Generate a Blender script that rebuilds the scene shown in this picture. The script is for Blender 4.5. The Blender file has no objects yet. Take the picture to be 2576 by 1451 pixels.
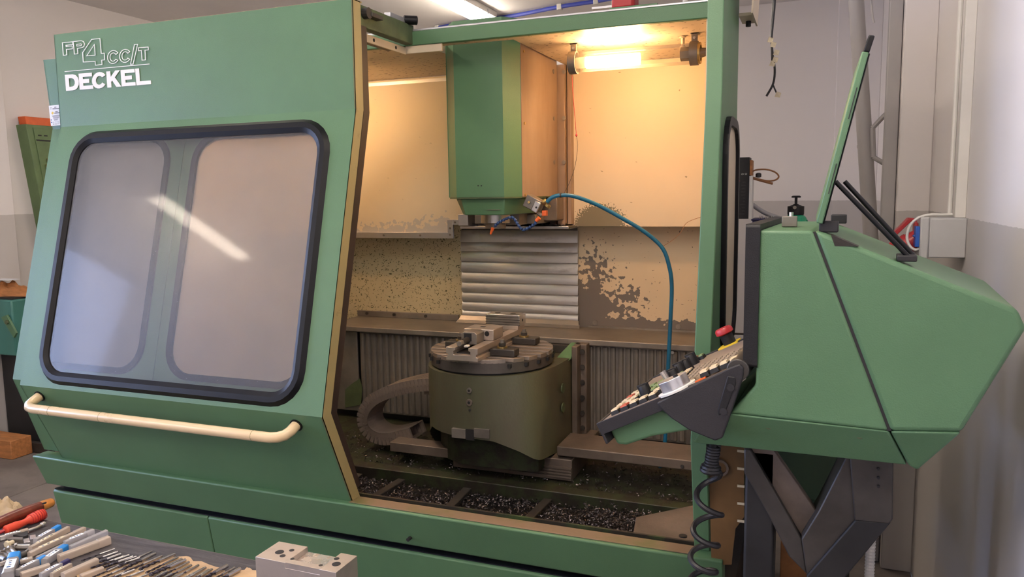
import bpy, math, random
from mathutils import Vector, Matrix
random.seed(7)
scene = bpy.context.scene
col = scene.collection

# ------------------------------------------------------------------ camera
CR = Vector((0.93193804, 0.36230436, -0.01506774))     # camera right
CU = Vector((-0.03038216, 0.11942223, 0.99237859))     # camera up
CF = Vector((-0.36134251, 0.92437756, -0.12230171))    # camera forward
EYE = Vector((0, 0, 1.62)); FPX = 1950.0
cd = bpy.data.cameras.new('camera'); cam = bpy.data.objects.new('camera', cd); col.objects.link(cam)
cam.matrix_world = Matrix(((CR.x, CU.x, -CF.x, EYE.x), (CR.y, CU.y, -CF.y, EYE.y), (CR.z, CU.z, -CF.z, EYE.z), (0, 0, 0, 1)))
cd.sensor_fit = 'HORIZONTAL'; cd.sensor_width = 36; cd.lens = 36 * FPX / 2576; cd.clip_start = 0.05
scene.camera = cam

# ------------------------------------------------------------------ daylight (comes in through the windows of the left wall)
w = bpy.data.worlds.new('world'); scene.world = w; w.use_nodes = True
bg = w.node_tree.nodes['Background']; bg.inputs[0].default_value = (0.50, 0.62, 1.0, 1); bg.inputs[1].default_value = 7.5
scene.view_settings.view_transform = 'Standard'; scene.view_settings.look = 'None'
scene.view_settings.gamma = 1; scene.view_settings.use_curve_mapping = False
scene.view_settings.exposure = 1.08
LAMP = 24.0      # ceiling tubes
LAMPC = (1.0, 0.86, 0.70, 1)
WARM = 62.0      # the machine lamp's tube

# ------------------------------------------------------------------ helpers
def V(*a): return Vector(a)
def ray(px, py): return CF + CR * ((px - 1288) / FPX) - CU * ((py - 725.5) / FPX)
def P(px, py, X=None, Y=None, Z=None, pt=None, n=None):
    """a point of the place seen at a pixel, on a known real plane"""
    d = ray(px, py)
    if X is not None: t = (X - EYE.x) / d.x
    elif Y is not None: t = (Y - EYE.y) / d.y
    elif Z is not None: t = (Z - EYE.z) / d.z
    else: t = (Vector(pt) - EYE).dot(Vector(n)) / d.dot(Vector(n))
    return EYE + d * t

MATS = {}
def mat(name, color=(.5, .5, .5), rough=.5, metal=0, bump=0, bscale=60, var=0, vscale=6, spec=.5, emit=None, es=0, vcol=None, fac=None, coat=0, stretch=None):
    """principled material with a little procedural mottling (var / vcol) and fine relief (bump)"""
    if name in MATS: return MATS[name]
    m = bpy.data.materials.new(name); m.use_nodes = True; MATS[name] = m
    nt = m.node_tree; b = nt.nodes['Principled BSDF']
    b.inputs['Roughness'].default_value = rough; b.inputs['Metallic'].default_value = metal
    b.inputs['Specular IOR Level'].default_value = spec
    b.inputs['Coat Weight'].default_value = coat
    c4 = (*color, 1); b.inputs['Base Color'].default_value = c4
    tc = nt.nodes.new('ShaderNodeTexCoord'); mp = nt.nodes.new('ShaderNodeMapping'); nt.links.new(tc.outputs['Object'], mp.inputs[0])
    if stretch: mp.inputs['Scale'].default_value = stretch
    if var or vcol:
        nz = nt.nodes.new('ShaderNodeTexNoise'); nz.inputs['Scale'].default_value = vscale; nz.inputs['Detail'].default_value = 6; nz.inputs['Roughness'].default_value = .62
        nt.links.new(mp.outputs[0], nz.inputs['Vector'])
        rp = nt.nodes.new('ShaderNodeValToRGB'); nt.links.new(nz.outputs['Fac'], rp.inputs[0])
        if vcol:
            lo, hi = fac or (.45, .62)
            rp.color_ramp.elements[0].position = lo; rp.color_ramp.elements[0].color = c4
            rp.color_ramp.elements[1].position = hi; rp.color_ramp.elements[1].color = (*vcol, 1)
        else:
            rp.color_ramp.elements[0].position = .3; rp.color_ramp.elements[0].color = tuple(max(0, c * (1 - var)) for c in color) + (1,)
            rp.color_ramp.elements[1].position = .7; rp.color_ramp.elements[1].color = tuple(min(1, c * (1 + var)) for c in color) + (1,)
        nt.links.new(rp.outputs[0], b.inputs['Base Color'])
        mr = nt.nodes.new('ShaderNodeMapRange'); mr.inputs['To Min'].default_value = max(.03, rough - .08); mr.inputs['To Max'].default_value = min(1, rough + .12)
        nt.links.new(nz.outputs['Fac'], mr.inputs[0]); nt.links.new(mr.outputs[0], b.inputs['Roughness'])
    if bump:
        n2 = nt.nodes.new('ShaderNodeTexNoise'); n2.inputs['Scale'].default_value = bscale; n2.inputs['Detail'].default_value = 3
        nt.links.new(mp.outputs[0], n2.inputs['Vector'])
        bp = nt.nodes.new('ShaderNodeBump'); bp.inputs['Strength'].default_value = bump; bp.inputs['Distance'].default_value = .002
        nt.links.new(n2.outputs['Fac'], bp.inputs['Height']); nt.links.new(bp.outputs[0], b.inputs['Normal'])
    if emit: b.inputs['Emission Color'].default_value = (*emit, 1); b.inputs['Emission Strength'].default_value = es
    return m

def flecks(name, base, fleck, scale=60, dens=.3, patch=None, pcol=(.2, .17, .15), pscale=14, rough=.5, stretch=(1, 1, 2.2), thr=(.5, .56), warp=.03, fs=.2):
    """painted sheet with stuck metal flecks and, if patch is given (object-space centre, falloff), worn-through spots of bare primer"""
    wf = warp
    m = bpy.data.materials.new(name); m.use_nodes = True; MATS[name] = m
    nt = m.node_tree; L = nt.links.new; b = nt.nodes['Principled BSDF']; b.inputs['Roughness'].default_value = rough
    tc = nt.nodes.new('ShaderNodeTexCoord')
    def new(t): return nt.nodes.new(t)
    nzb = new('ShaderNodeTexNoise'); nzb.inputs['Scale'].default_value = 3; L(tc.outputs['Object'], nzb.inputs['Vector'])
    rb = new('ShaderNodeValToRGB'); L(nzb.outputs['Fac'], rb.inputs[0])
    rb.color_ramp.elements[0].color = (*[c * .9 for c in base], 1); rb.color_ramp.elements[1].color = (*[min(1, c * 1.05) for c in base], 1)
    wn = new('ShaderNodeTexNoise'); wn.inputs['Scale'].default_value = 40; L(tc.outputs['Object'], wn.inputs['Vector'])
    mixv = new('ShaderNodeMix'); mixv.data_type = 'VECTOR'; mixv.inputs['Factor'].default_value = wf
    L(tc.outputs['Object'], mixv.inputs['A']); L(wn.outputs['Color'], mixv.inputs['B'])
    mp = new('ShaderNodeMapping'); mp.inputs['Scale'].default_value = stretch; L(mixv.outputs['Result'], mp.inputs[0])
    vo = new('ShaderNodeTexVoronoi'); vo.inputs['Scale'].default_value = scale; L(mp.outputs[0], vo.inputs['Vector'])
    lt = new('ShaderNodeMath'); lt.operation = 'LESS_THAN'; L(vo.outputs['Distance'], lt.inputs[0]); lt.inputs[1].default_value = fs
    # only some of the cells carry a fleck
    sep = new('ShaderNodeSeparateColor'); L(vo.outputs['Color'], sep.inputs[0])
    nd = new('ShaderNodeTexNoise'); nd.inputs['Scale'].default_value = 5; L(tc.outputs['Object'], nd.inputs['Vector'])
    dm = new('ShaderNodeMath'); dm.operation = 'MULTIPLY'; L(nd.outputs['Fac'], dm.inputs[0]); dm.inputs[1].default_value = dens * 2
    l2 = new('ShaderNodeMath'); l2.operation = 'LESS_THAN'; L(sep.outputs[0], l2.inputs[0]); L(dm.outputs[0], l2.inputs[1])
    mu = new('ShaderNodeMath'); mu.operation = 'MULTIPLY'; L(lt.outputs[0], mu.inputs[0]); L(l2.outputs[0], mu.inputs[1])
    m1 = new('ShaderNodeMix'); m1.data_type = 'RGBA'; L(mu.outputs[0], m1.inputs['Factor']); L(rb.outputs[0], m1.inputs['A']); m1.inputs['B'].default_value = (*fleck, 1)
    out = m1.outputs['Result']
    for (c, s, k, pscale) in (patch or []):
        mp2 = new('ShaderNodeMapping'); mp2.vector_type = 'POINT'; mp2.inputs['Location'].default_value = tuple(-ci * si for ci, si in zip(c, s)); mp2.inputs['Scale'].default_value = s
        L(tc.outputs['Object'], mp2.inputs[0])
        ln = new('ShaderNodeVectorMath'); ln.operation = 'LENGTH'; L(mp2.outputs[0], ln.inputs[0])
        n3 = new('ShaderNodeTexNoise'); n3.inputs['Scale'].default_value = pscale; n3.inputs['Detail'].default_value = 2.5; n3.inputs['Roughness'].default_value = .45; L(tc.outputs['Object'], n3.inputs['Vector'])
        sb = new('ShaderNodeMath'); sb.operation = 'MULTIPLY_ADD'; L(ln.outputs['Value'], sb.inputs[0]); sb.inputs[1].default_value = -k; L(n3.outputs['Fac'], sb.inputs[2])
        rr = new('ShaderNodeMapRange'); rr.inputs['From Min'].default_value = thr[0] - k; rr.inputs['From Max'].default_value = thr[0] - k + .02; L(sb.outputs[0], rr.inputs[0])
        m2 = new('ShaderNodeMix'); m2.data_type = 'RGBA'; L(rr.outputs[0], m2.inputs['Factor']); L(out, m2.inputs['A']); m2.inputs['B'].default_value = (*pcol, 1)
        out = m2.outputs['Result']
    L(out, b.inputs['Base Color'])
    return m

class MB:
    """collects shapes and links them as ONE mesh object"""
    def __init__(s): s.v = []; s.f = []
    def add(s, vs, fs):
        k = len(s.v); s.v += [tuple(q) for q in vs]; s.f += [tuple(i + k for i in f) for f in fs]; return s
    def box(s, x0, x1, y0, y1, z0, z1, M=None):
        vs = [V(x, y, z) for z in (z0, z1) for y in (y0, y1) for x in (x0, x1)]
        if M: vs = [M @ q for q in vs]
        return s.add(vs, [(0, 2, 3, 1), (4, 5, 7, 6), (0, 1, 5, 4), (2, 6, 7, 3), (0, 4, 6, 2), (1, 3, 7, 5)])
    def hexa(s, a, b):
        """solid between two matching polygons a and b (lists of points)"""
        n = len(a); return s.add(list(a) + list(b), [tuple(range(n))[::-1], tuple(range(n, 2 * n))] + [(i, (i + 1) % n, n + (i + 1) % n, n + i) for i in range(n)])
    def prism(s, pts, ax, a, b, M=None):
        def q(p, t): 
            v = V(t, p[0], p[1]) if ax == 'x' else V(p[0], t, p[1]) if ax == 'y' else V(p[0], p[1], t)
            return M @ v if M else v
        return s.hexa([q(p, a) for p in pts], [q(p, b) for p in pts])
    def cyl(s, p, q, r, n=14, r2=None, cap=True):
        p = Vector(p); q = Vector(q); d = (q - p).normalized(); r2 = r if r2 is None else r2
        u = d.orthogonal().normalized(); w_ = d.cross(u)
        A = [(u * math.cos(t) + w_ * math.sin(t)) for t in [2 * math.pi * i / n for i in range(n)]]
        fs = [(i, (i + 1) % n, n + (i + 1) % n, n + i) for i in range(n)]
        if cap: fs += [tuple(range(n))[::-1], tuple(range(n, 2 * n))]
        return s.add([p + a * r for a in A] + [q + a * r2 for a in A], fs)
    def ring(s, p, q, r, ri, n=20):
        p = Vector(p); q = Vector(q); d = (q - p).normalized(); u = d.orthogonal().normalized(); w_ = d.cross(u)
        A = [(u * math.cos(2 * math.pi * i / n) + w_ * math.sin(2 * math.pi * i / n)) for i in range(n)]
        vs = [p + a * r for a in A] + [q + a * r for a in A] + [q + a * ri for a in A] + [p + a * ri for a in A]
        return s.add(vs, [(k * n + i, k * n + (i + 1) % n, ((k + 1) % 4) * n + (i + 1) % n, ((k + 1) % 4) * n + i) for k in range(4) for i in range(n)])
    def tube(s, path, r, n=10, cap=True, closed=False):
        path = [Vector(p) for p in path]; N = len(path); rs = r if isinstance(r, (list, tuple)) else [r] * N
        t0 = (path[1] - path[0]).normalized(); u = t0.orthogonal().normalized(); vs = []
        for i, p in enumerate(path):
            if closed: t = (path[(i + 1) % N] - path[i - 1]).normalized()
            else: t = (path[min(i + 1, N - 1)] - path[max(i - 1, 0)]).normalized()
            u = (u - t * u.dot(t)).normalized(); w_ = t.cross(u)
            vs += [p + (u * math.cos(2 * math.pi * k / n) + w_ * math.sin(2 * math.pi * k / n)) * rs[i] for k in range(n)]
        fs = [(i * n + k, i * n + (k + 1) % n, ((i + 1) % N) * n + (k + 1) % n, ((i + 1) % N) * n + k) for i in range(N if closed else N - 1) for k in range(n)]
        if cap and not closed: fs += [tuple(range(n))[::-1], tuple(range((N - 1) * n, N * n))]
        return s.add(vs, fs)
    def lathe(s, prof, o=(0, 0, 0), n=24, M=None):
        vs = []; N = len(prof)
        for (r, z) in prof:
            for k in range(n):
                q = V(r * math.cos(2 * math.pi * k / n), r * math.sin(2 * math.pi * k / n), z); q = (M @ q) if M else q + Vector(o); vs.append(q)
        return s.add(vs, [(i * n + k, i * n + (k + 1) % n, (i + 1) * n + (k + 1) % n, (i + 1) * n + k) for i in range(N - 1) for k in range(n)] + [tuple(range(n))[::-1], tuple(range((N - 1) * n, N * n))])
    def mesh(s, name, m, smooth=False):
        me = bpy.data.meshes.new(name); me.from_pydata(s.v, [], s.f)
        me.materials.append(m if not isinstance(m, str) else MATS[m])
        if smooth:
            me.polygons.foreach_set('use_smooth', [True] * len(me.polygons))
        import bmesh
        bm = bmesh.new(); bm.from_mesh(me); bmesh.ops.recalc_face_normals(bm, faces=bm.faces); bm.to_mesh(me); bm.free()
        return me
    def o(s, name, m, parent=None, bev=0, smooth=False, seg=2):
        return obj(name, s.mesh(name, m, smooth), parent, bev, seg, smooth)

def obj(name, me, parent=None, bev=0, seg=2, smooth=False):
    ob = bpy.data.objects.new(name, me); col.objects.link(ob); setp(ob, parent)
    if bev:
        md = ob.modifiers.new('bevel', 'BEVEL'); md.width = bev; md.segments = seg; md.limit_method = 'ANGLE'; md.angle_limit = math.radians(35)
        me.polygons.foreach_set('use_smooth', [True] * len(me.polygons))
    if bev or smooth:
        try: me.set_sharp_from_angle(angle=math.radians(40))
        except Exception: pass
    return ob
def setp(ob, parent):
    if parent is not None:
        ob.parent = parent
        if parent.type == 'EMPTY': ob.matrix_parent_inverse = (Matrix.Translation(parent.location)).inverted()
def tag(ob, label, cat, group=None, kind=None):
    ob['label'] = label; ob['category'] = cat
    if group: ob['group'] = group
    if kind: ob['kind'] = kind
    return ob
def thing(name, label, cat, loc, group=None):
    e = bpy.data.objects.new(name, None); col.objects.link(e); e.location = loc; e.empty_display_size = .05
    return tag(e, label, cat, group)
def struct(ob, label=None):
    ob['kind'] = 'structure'
    if label: ob['label'] = label
    return ob
def part(name, me, parent, M, label=None):
    """copy of a shared mesh as a part placed by matrix M (world)"""
    ob = bpy.data.objects.new(name, me); col.objects.link(ob); setp(ob, parent); ob.matrix_basis = M
    if label: ob['label'] = label
    return ob
def rrect(x0, x1, y0, y1, r, n=6):
    out = []
    for (cx, cy, a0) in ((x1 - r, y1 - r, 0), (x0 + r, y1 - r, 90), (x0 + r, y0 + r, 180), (x1 - r, y0 + r, 270)):
        out += [(cx + r * math.cos(math.radians(a0 + 90 * i / n)), cy + r * math.sin(math.radians(a0 + 90 * i / n))) for i in range(n + 1)]
    return out
def holed(mb, outer, hole, f, t, n=6):
    """slab with a rounded hole; outer=(x0,x1,y0,y1); hole=rrect list; f(x,y,d) maps to the world"""
    x0, x1, y0, y1 = outer; C = [(x1, y1), (x0, y1), (x0, y0), (x1, y0)]
    N = len(hole); oc = [C[i // (n + 1)] for i in range(N)]
    for d in (0, t):
        vs = [f(*p, d) for p in hole] + [f(*c, d) for c in C]; fs = []
        for i in range(N):
            j = (i + 1) % N; a = N + i // (n + 1); b_ = N + j // (n + 1)
            fs.append((i, j, b_) if a == b_ else (i, j, b_, a))
        mb.add(vs, fs)
    vs = [f(*p, 0) for p in hole] + [f(*p, t) for p in hole]; mb.add(vs, [(i, (i + 1) % N, N + (i + 1) % N, N + i) for i in range(N)])
    vs = [f(*c, 0) for c in C] + [f(*c, t) for c in C]; mb.add(vs, [(i, (i + 1) % 4, 4 + (i + 1) % 4, 4 + i) for i in range(4)])
def bez(pts, k=8):
    """smooth (Catmull-Rom) path through points"""
    pts = [Vector(p) for p in pts]; out = []
    for i in range(len(pts) - 1):
        p0 = pts[max(i - 1, 0)]; p1 = pts[i]; p2 = pts[i + 1]; p3 = pts[min(i + 2, len(pts) - 1)]
        for j in range(k):
            t = j / k; out.append(.5 * ((2 * p1) + (p2 - p0) * t + (2 * p0 - 5 * p1 + 4 * p2 - p3) * t * t + (3 * p1 - p0 - 3 * p2 + p3) * t ** 3))
    return out + [pts[-1]]
def frame(o, x, y):
    """matrix with origin o, local x along x, local y near y"""
    x = Vector(x).normalized(); y = Vector(y); z = x.cross(y).normalized(); y = z.cross(x)
    return Matrix(((x.x, y.x, z.x, o[0]), (x.y, y.y, z.y, o[1]), (x.z, y.z, z.z, o[2]), (0, 0, 0, 1)))

# ------------------------------------------------------------------ materials
GREEN = (.092, .192, .096)
mat('green', GREEN, .42, bump=.25, bscale=420, var=.10, vscale=2.5)
mat('green_grimy', (.075, .10, .045), .55, bump=.3, bscale=120, var=.35, vscale=9)
mat('green_table', (.080, .082, .046), .5, bump=.35, bscale=160, vcol=(.072, .056, .036), vscale=5, fac=(.42, .75), stretch=(1, 1, .35))
mat('cream_edge', (.33, .27, .125), .5, bump=.2, bscale=90, vcol=(.20, .15, .07), vscale=18, fac=(.62, .72))
mat('cream_oily', (.31, .225, .165), .42, bump=.1, bscale=80, vcol=(.22, .145, .10), vscale=3, fac=(.42, .7), stretch=(1, 1, .3))
mat('table_top', (.34, .285, .245), .42, .7, bump=.15, bscale=90, var=.2, vscale=14)
mat('rim_steel', (.13, .115, .105), .42, .6, bump=.15, bscale=90, var=.2, vscale=9)
mat('cream', (.62, .52, .38), .45, bump=.1, bscale=80, var=.06, vscale=3)
flecks('cream_roof', (.60, .49, .36), (.12, .08, .05), 34, .55, stretch=(1, 2.6, 1), fs=.26)
flecks('cream_fleck', (.50, .43, .27), (.08, .075, .03), 58, 1.0, stretch=(1, 1, 2.2), warp=.06, fs=.27)
flecks('cream_worn', (.62, .50, .34), (.14, .11, .08), 60, .16,
       patch=[((-.96, 3.43, 1.07), (1 / .10, 1, 1 / .15), .55, 24), ((-.93, 3.43, 1.27), (1 / .05, 1, 1 / .075), .16, 46), ((-.66, 3.43, .99), (1 / .36, 1, 1 / .062), .55, 26), ((-.80, 3.43, 1.12), (1 / .05, 1, 1 / .05), .09, 40)], pcol=(.15, .13, .115), pscale=26)
flecks('cream_upper', (.62, .52, .38), (.30, .24, .16), 40, .02,
       patch=[((-.875, 3.3, 1.47), (1 / .115, 1, 1 / .095), .9, 130)], pcol=(.17, .15, .10), pscale=60)
flecks('cream_upper_worn', (.62, .54, .40), (.45, .40, .3), 40, .02,
       patch=[((-1.62, 3.3, 1.45), (1 / .22, 1, 1 / .05), .22, 34), ((-1.95, 3.3, 1.44), (1 / .25, 1, 1 / .035), .25, 40)], pcol=(.42, .40, .37), pscale=22)
mat('steel', (.52, .50, .47), .32, 1, bump=.15, bscale=90, var=.2, vscale=10)
mat('slat', (.62, .60, .58), .36, 1, bump=.12, bscale=30, vcol=(.34, .31, .28), vscale=7, fac=(.58, .82), stretch=(1, 1, 3))
mat('dull_steel', (.23, .205, .18), .48, .55, bump=.3, bscale=70, var=.28, vscale=6)
mat('brown_steel', (.155, .122, .10), .5, .35, bump=.35, bscale=90, var=.3, vscale=7)
mat('dark_steel', (.075, .068, .062), .45, .6, bump=.2, bscale=60, var=.3, vscale=8)
mat('black_iron', (.022, .021, .022), .55, .2, bump=.2, bscale=60, var=.3, vscale=8)
mat('rubber', (.005, .005, .006), .40, spec=.28, bump=.1, bscale=60, var=.2, vscale=10)
mat('seal_brown', (.030, .018, .014), .5, var=.3, vscale=6)
mat('black_plastic', (.012, .0115, .0125), .46, spec=.35, bump=.25, bscale=500, var=.15, vscale=12)
mat('grey_plastic', (.026, .024, .026), .5, spec=.35, bump=.25, bscale=400, var=.12, vscale=9)
mat('taupe_panel', (.20, .155, .125), .5, bump=.2, bscale=200, var=.12, vscale=9)
mat('handle_cream', (.72, .55, .33), .28, var=.06, vscale=5, coat=.3)
mat('letter_white', (.80, .80, .76), .5, var=.04, vscale=20)
mat('white_plastic', (.74, .72, .68), .4, var=.05, vscale=8)
mat('grey_box', (.50, .50, .50), .45, var=.05, vscale=8)
mat('chain', (.17, .13, .105), .6, bump=.2, bscale=120, var=.25, vscale=14)
mat('hose_blue', (.012, .13, .25), .3, var=.15, vscale=12)
mat('loc_blue', (.03, .07, .20), .35, var=.15, vscale=20)
mat('orange', (.75, .13, .025), .4, var=.1, vscale=20)
mat('red', (.42, .025, .03), .35, var=.15, vscale=10)
mat('red_grip', (.62, .06, .03), .38, bump=.3, bscale=200, var=.15, vscale=14)
mat('blue', (.02, .11, .48), .35, var=.1, vscale=10)
mat('navy', (.020, .016, .085), .5, var=.15, vscale=8)
mat('sky_blue', (.02, .22, .62), .35, var=.1, vscale=14)
mat('wood_dark', (.13, .022, .012), .28, bump=.2, bscale=20, var=.35, vscale=12, stretch=(1, 6, 1), coat=.4)
mat('wood_amber', (.50, .20, .045), .3, bump=.2, bscale=20, var=.25, vscale=20, coat=.4)
mat('timber', (.42, .17, .055), .6, bump=.3, bscale=40, var=.3, vscale=9, stretch=(1, 5, 5))
mat('plywood', (.45, .31, .18), .7, bump=.3, bscale=80, var=.2, vscale=14)
mat('bench', (.038, .034, .040), .5, bump=.5, bscale=26, vcol=(.075, .068, .074), vscale=9, fac=(.4, .62), stretch=(1.2, 9, 1))
mat('concrete', (.20, .17, .148), .8, bump=.5, bscale=30, vcol=(.13, .108, .094), vscale=3.2, fac=(.42, .66))
mat('ceiling', (.82, .79, .77), .8, bump=.1, bscale=40, var=.04, vscale=2)
mat('pipe_grey', (.42, .40, .39), .5, var=.05, vscale=5)
mat('cable_black', (.016, .015, .017), .4, var=.2, vscale=12)
mat('cable_blue', (.05, .075, .42), .4, var=.1, vscale=12)
mat('tape', (.62, .54, .38), .6, var=.12, vscale=16)
mat('brass', (.50, .36, .14), .35, .9, var=.2, vscale=20)
mat('paper', (.78, .80, .84), .6, var=.03, vscale=8)
mat('ink', (.05, .05, .07), .6, var=.1, vscale=30)
mat('ink_blue', (.02, .09, .28), .6, var=.1, vscale=30)
mat('yellow', (.75, .52, .03), .5, var=.1, vscale=20)
mat('key_cream', (.62, .50, .33), .45, var=.08, vscale=30)
mat('key_green', (.17, .24, .10), .45, var=.1, vscale=30)
mat('key_red', (.45, .085, .045), .45, var=.1, vscale=30)
mat('key_taupe', (.30, .235, .17), .45, var=.1, vscale=40)
mat('alu', (.56, .56, .58), .35, .85, bump=.1, bscale=90, var=.08, vscale=14)
mat('ground_steel', (.60, .52, .46), .38, .75, bump=.12, bscale=90, vcol=(.42, .37, .33), vscale=9, fac=(.5, .75))
mat('bright_steel', (.80, .77, .78), .25, .9, var=.08, vscale=20)
mat('drill_shank', (.46, .44, .44), .22, 1, var=.25, vscale=30)
mat('drill_flute', (.05, .045, .06), .3, .8, var=.3, vscale=60)
mat('rag', (.42, .32, .20), .9, bump=.5, bscale=60, var=.25, vscale=14)
mat('teal', (.055, .20, .17), .4, bump=.2, bscale=300, var=.1, vscale=5)
mat('shade_plate_grey', (.085, .09, .105), .5, bump=.1, bscale=60, var=.12, vscale=4)
mat('cab_dark', (.022, .045, .026), .45, bump=.2, bscale=200, var=.15, vscale=6)
mat('cab_green', (.13, .20, .085), .5, bump=.2, bscale=200, var=.15, vscale=9)
mat('amber_sheet', (.16, .085, .03), .35, var=.3, vscale=5)
mat('rust', (.28, .12, .045), .7, var=.3, vscale=14)
mat('bottle_green', (.01, .26, .13), .25, var=.1, vscale=6)
mat('chips', (.15, .13, .135), .45, 1, var=.5, vscale=60)
mat('chip_bed', (.010, .009, .0095), .45, .3, bump=.8, bscale=160, vcol=(.030, .025, .022), vscale=40, fac=(.5, .7))
mat('sump', (.03, .025, .02), .45, .2, bump=.5, bscale=60, vcol=(.05, .075, .025), vscale=8, fac=(.5, .62))
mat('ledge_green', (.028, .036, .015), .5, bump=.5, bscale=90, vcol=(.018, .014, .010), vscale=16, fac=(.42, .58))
mat('sill_dirt', (.20, .135, .085), .5, bump=.3, bscale=90, vcol=(.13, .12, .045), vscale=4, fac=(.5, .66))
mat('gutter', (.014, .015, .022), .3, .2, bump=.3, bscale=60, var=.4, vscale=14)
mat('tube_glow', (.9, .9, .9), .5, emit=LAMPC[:3], es=LAMP)
mat('warm_glow', (.9, .9, .9), .5, emit=(1.0, .585, .27), es=WARM)
mat('sleeve', (.50, .42, .34), .3, .2, var=.15, vscale=12)

def mixmat(name, build):
    m = bpy.data.materials.new(name); m.use_nodes = True; MATS[name] = m; nt = m.node_tree
    for n_ in list(nt.nodes):
        if n_.type == 'BSDF_PRINCIPLED': nt.nodes.remove(n_)
    build(nt, nt.nodes['Material Output']); return m
def clear(name, tint, dif, df, gl=.12, rough=.06, scratch=0, haze=0):
    """thin clear plastic: see-through, a film of dirt (df), a gloss on top"""
    def b(nt, out):
        L = nt.links.new
        tr = nt.nodes.new('ShaderNodeBsdfTransparent'); tr.inputs[0].default_value = (*tint, 1)
        di = nt.nodes.new('ShaderNodeBsdfDiffuse'); di.inputs[0].default_value = (*dif, 1)
        tl = nt.nodes.new('ShaderNodeBsdfTranslucent'); tl.inputs[0].default_value = (*dif, 1)
        go = nt.nodes.new('ShaderNodeBsdfGlossy'); go.inputs['Roughness'].default_value = rough
        m0 = nt.nodes.new('ShaderNodeMixShader'); m0.inputs[0].default_value = .5; L(di.outputs[0], m0.inputs[1]); L(tl.outputs[0], m0.inputs[2])
        m1 = nt.nodes.new('ShaderNodeMixShader'); m1.inputs[0].default_value = df; L(tr.outputs[0], m1.inputs[1]); L(m0.outputs[0], m1.inputs[2])
        m2 = nt.nodes.new('ShaderNodeMixShader'); fr = nt.nodes.new('ShaderNodeFresnel'); fr.inputs[0].default_value = 1.45
        ad = nt.nodes.new('ShaderNodeMath'); ad.operation = 'ADD'; L(fr.outputs[0], ad.inputs[0]); ad.inputs[1].default_value = gl - .04; ad.use_clamp = True
        g2 = nt.nodes.new('ShaderNodeBsdfGlossy'); g2.inputs['Roughness'].default_value = .42
        mg = nt.nodes.new('ShaderNodeMixShader'); mg.inputs[0].default_value = haze; L(go.outputs[0], mg.inputs[1]); L(g2.outputs[0], mg.inputs[2])
        L(ad.outputs[0], m2.inputs[0]); L(m1.outputs[0], m2.inputs[1]); L(mg.outputs[0], m2.inputs[2]); L(m2.outputs[0], out.inputs[0])
        tc = nt.nodes.new('ShaderNodeTexCoord')
        if scratch:
            nz = nt.nodes.new('ShaderNodeTexNoise'); nz.inputs['Scale'].default_value = 3.5; nz.inputs['Detail'].default_value = 5; L(tc.outputs['Object'], nz.inputs['Vector'])
            mr = nt.nodes.new('ShaderNodeMapRange'); mr.inputs['From Min'].default_value = .3; mr.inputs['From Max'].default_value = .7; mr.inputs['To Min'].default_value = df - scratch; mr.inputs['To Max'].default_value = df + scratch
            L(nz.outputs['Fac'], mr.inputs[0])
            # fine bright scratches
            mp = nt.nodes.new('ShaderNodeMapping'); mp.inputs['Scale'].default_value = (1, 3, 3); mp.inputs['Rotation'].default_value = (0, .5, 0); L(tc.outputs['Object'], mp.inputs[0])
            vo = nt.nodes.new('ShaderNodeTexVoronoi'); vo.inputs['Scale'].default_value = 38; L(mp.outputs[0], vo.inputs['Vector'])
            lt = nt.nodes.new('ShaderNodeMath'); lt.operation = 'LESS_THAN'; L(vo.outputs['Distance'], lt.inputs[0]); lt.inputs[1].default_value = .045
            ad2 = nt.nodes.new('ShaderNodeMath'); ad2.operation = 'ADD'; ad2.use_clamp = True; L(lt.outputs[0], ad2.inputs[0]); L(mr.outputs[0], ad2.inputs[1])
            L(ad2.outputs[0], m1.inputs[0])
    return mixmat(name, b)
clear('pane', (.92, .92, .93), (.50, .48, .50), .13, .075, .055, .05, .82)
clear('pane_back', (.90, .90, .90), (.62, .60, .58), .80, .02, .2, .05)
clear('lamp_glass', (.98, .97, .95), (.8, .7, .55), .05, -.35, .08)
clear('box_clear', (.88, .86, .86), (.82, .79, .78), .62, .08, .2)
clear('box_milk', (.86, .74, .62), (.80, .68, .56), .85, .06, .25)
clear('window_glass', (.97, .98, 1), (.8, .8, .8), .02, .02, .02)

def twotone(name, top, low, z):
    m = bpy.data.materials.new(name); m.use_nodes = True; MATS[name] = m; nt = m.node_tree; L = nt.links.new; b = nt.nodes['Principled BSDF']; b.inputs['Roughness'].default_value = .6
    g = nt.nodes.new('ShaderNodeNewGeometry'); sx = nt.nodes.new('ShaderNodeSeparateXYZ'); L(g.outputs['Position'], sx.inputs[0])
    nz = nt.nodes.new('ShaderNodeTexNoise'); nz.inputs['Scale'].default_value = 30; L(g.outputs['Position'], nz.inputs['Vector'])
    ma = nt.nodes.new('ShaderNodeMath'); ma.operation = 'MULTIPLY_ADD'; L(nz.outputs['Fac'], ma.inputs[0]); ma.inputs[1].default_value = .008; L(sx.outputs['Z'], ma.inputs[2])
    gt = nt.nodes.new('ShaderNodeMath'); gt.operation = 'GREATER_THAN'; L(ma.outputs[0], gt.inputs[0]); gt.inputs[1].default_value = z + .004
    mx = nt.nodes.new('ShaderNodeMix'); mx.data_type = 'RGBA'; mx.inputs['A'].default_value = (*low, 1); mx.inputs['B'].default_value = (*top, 1); L(gt.outputs[0], mx.inputs['Factor']); L(mx.outputs['Result'], b.inputs['Base Color'])
    bp = nt.nodes.new('ShaderNodeBump'); bp.inputs['Strength'].default_value = .12; bp.inputs['Distance'].default_value = .003; L(nz.outputs['Fac'], bp.inputs['Height']); L(bp.outputs[0], b.inputs['Normal'])
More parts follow.
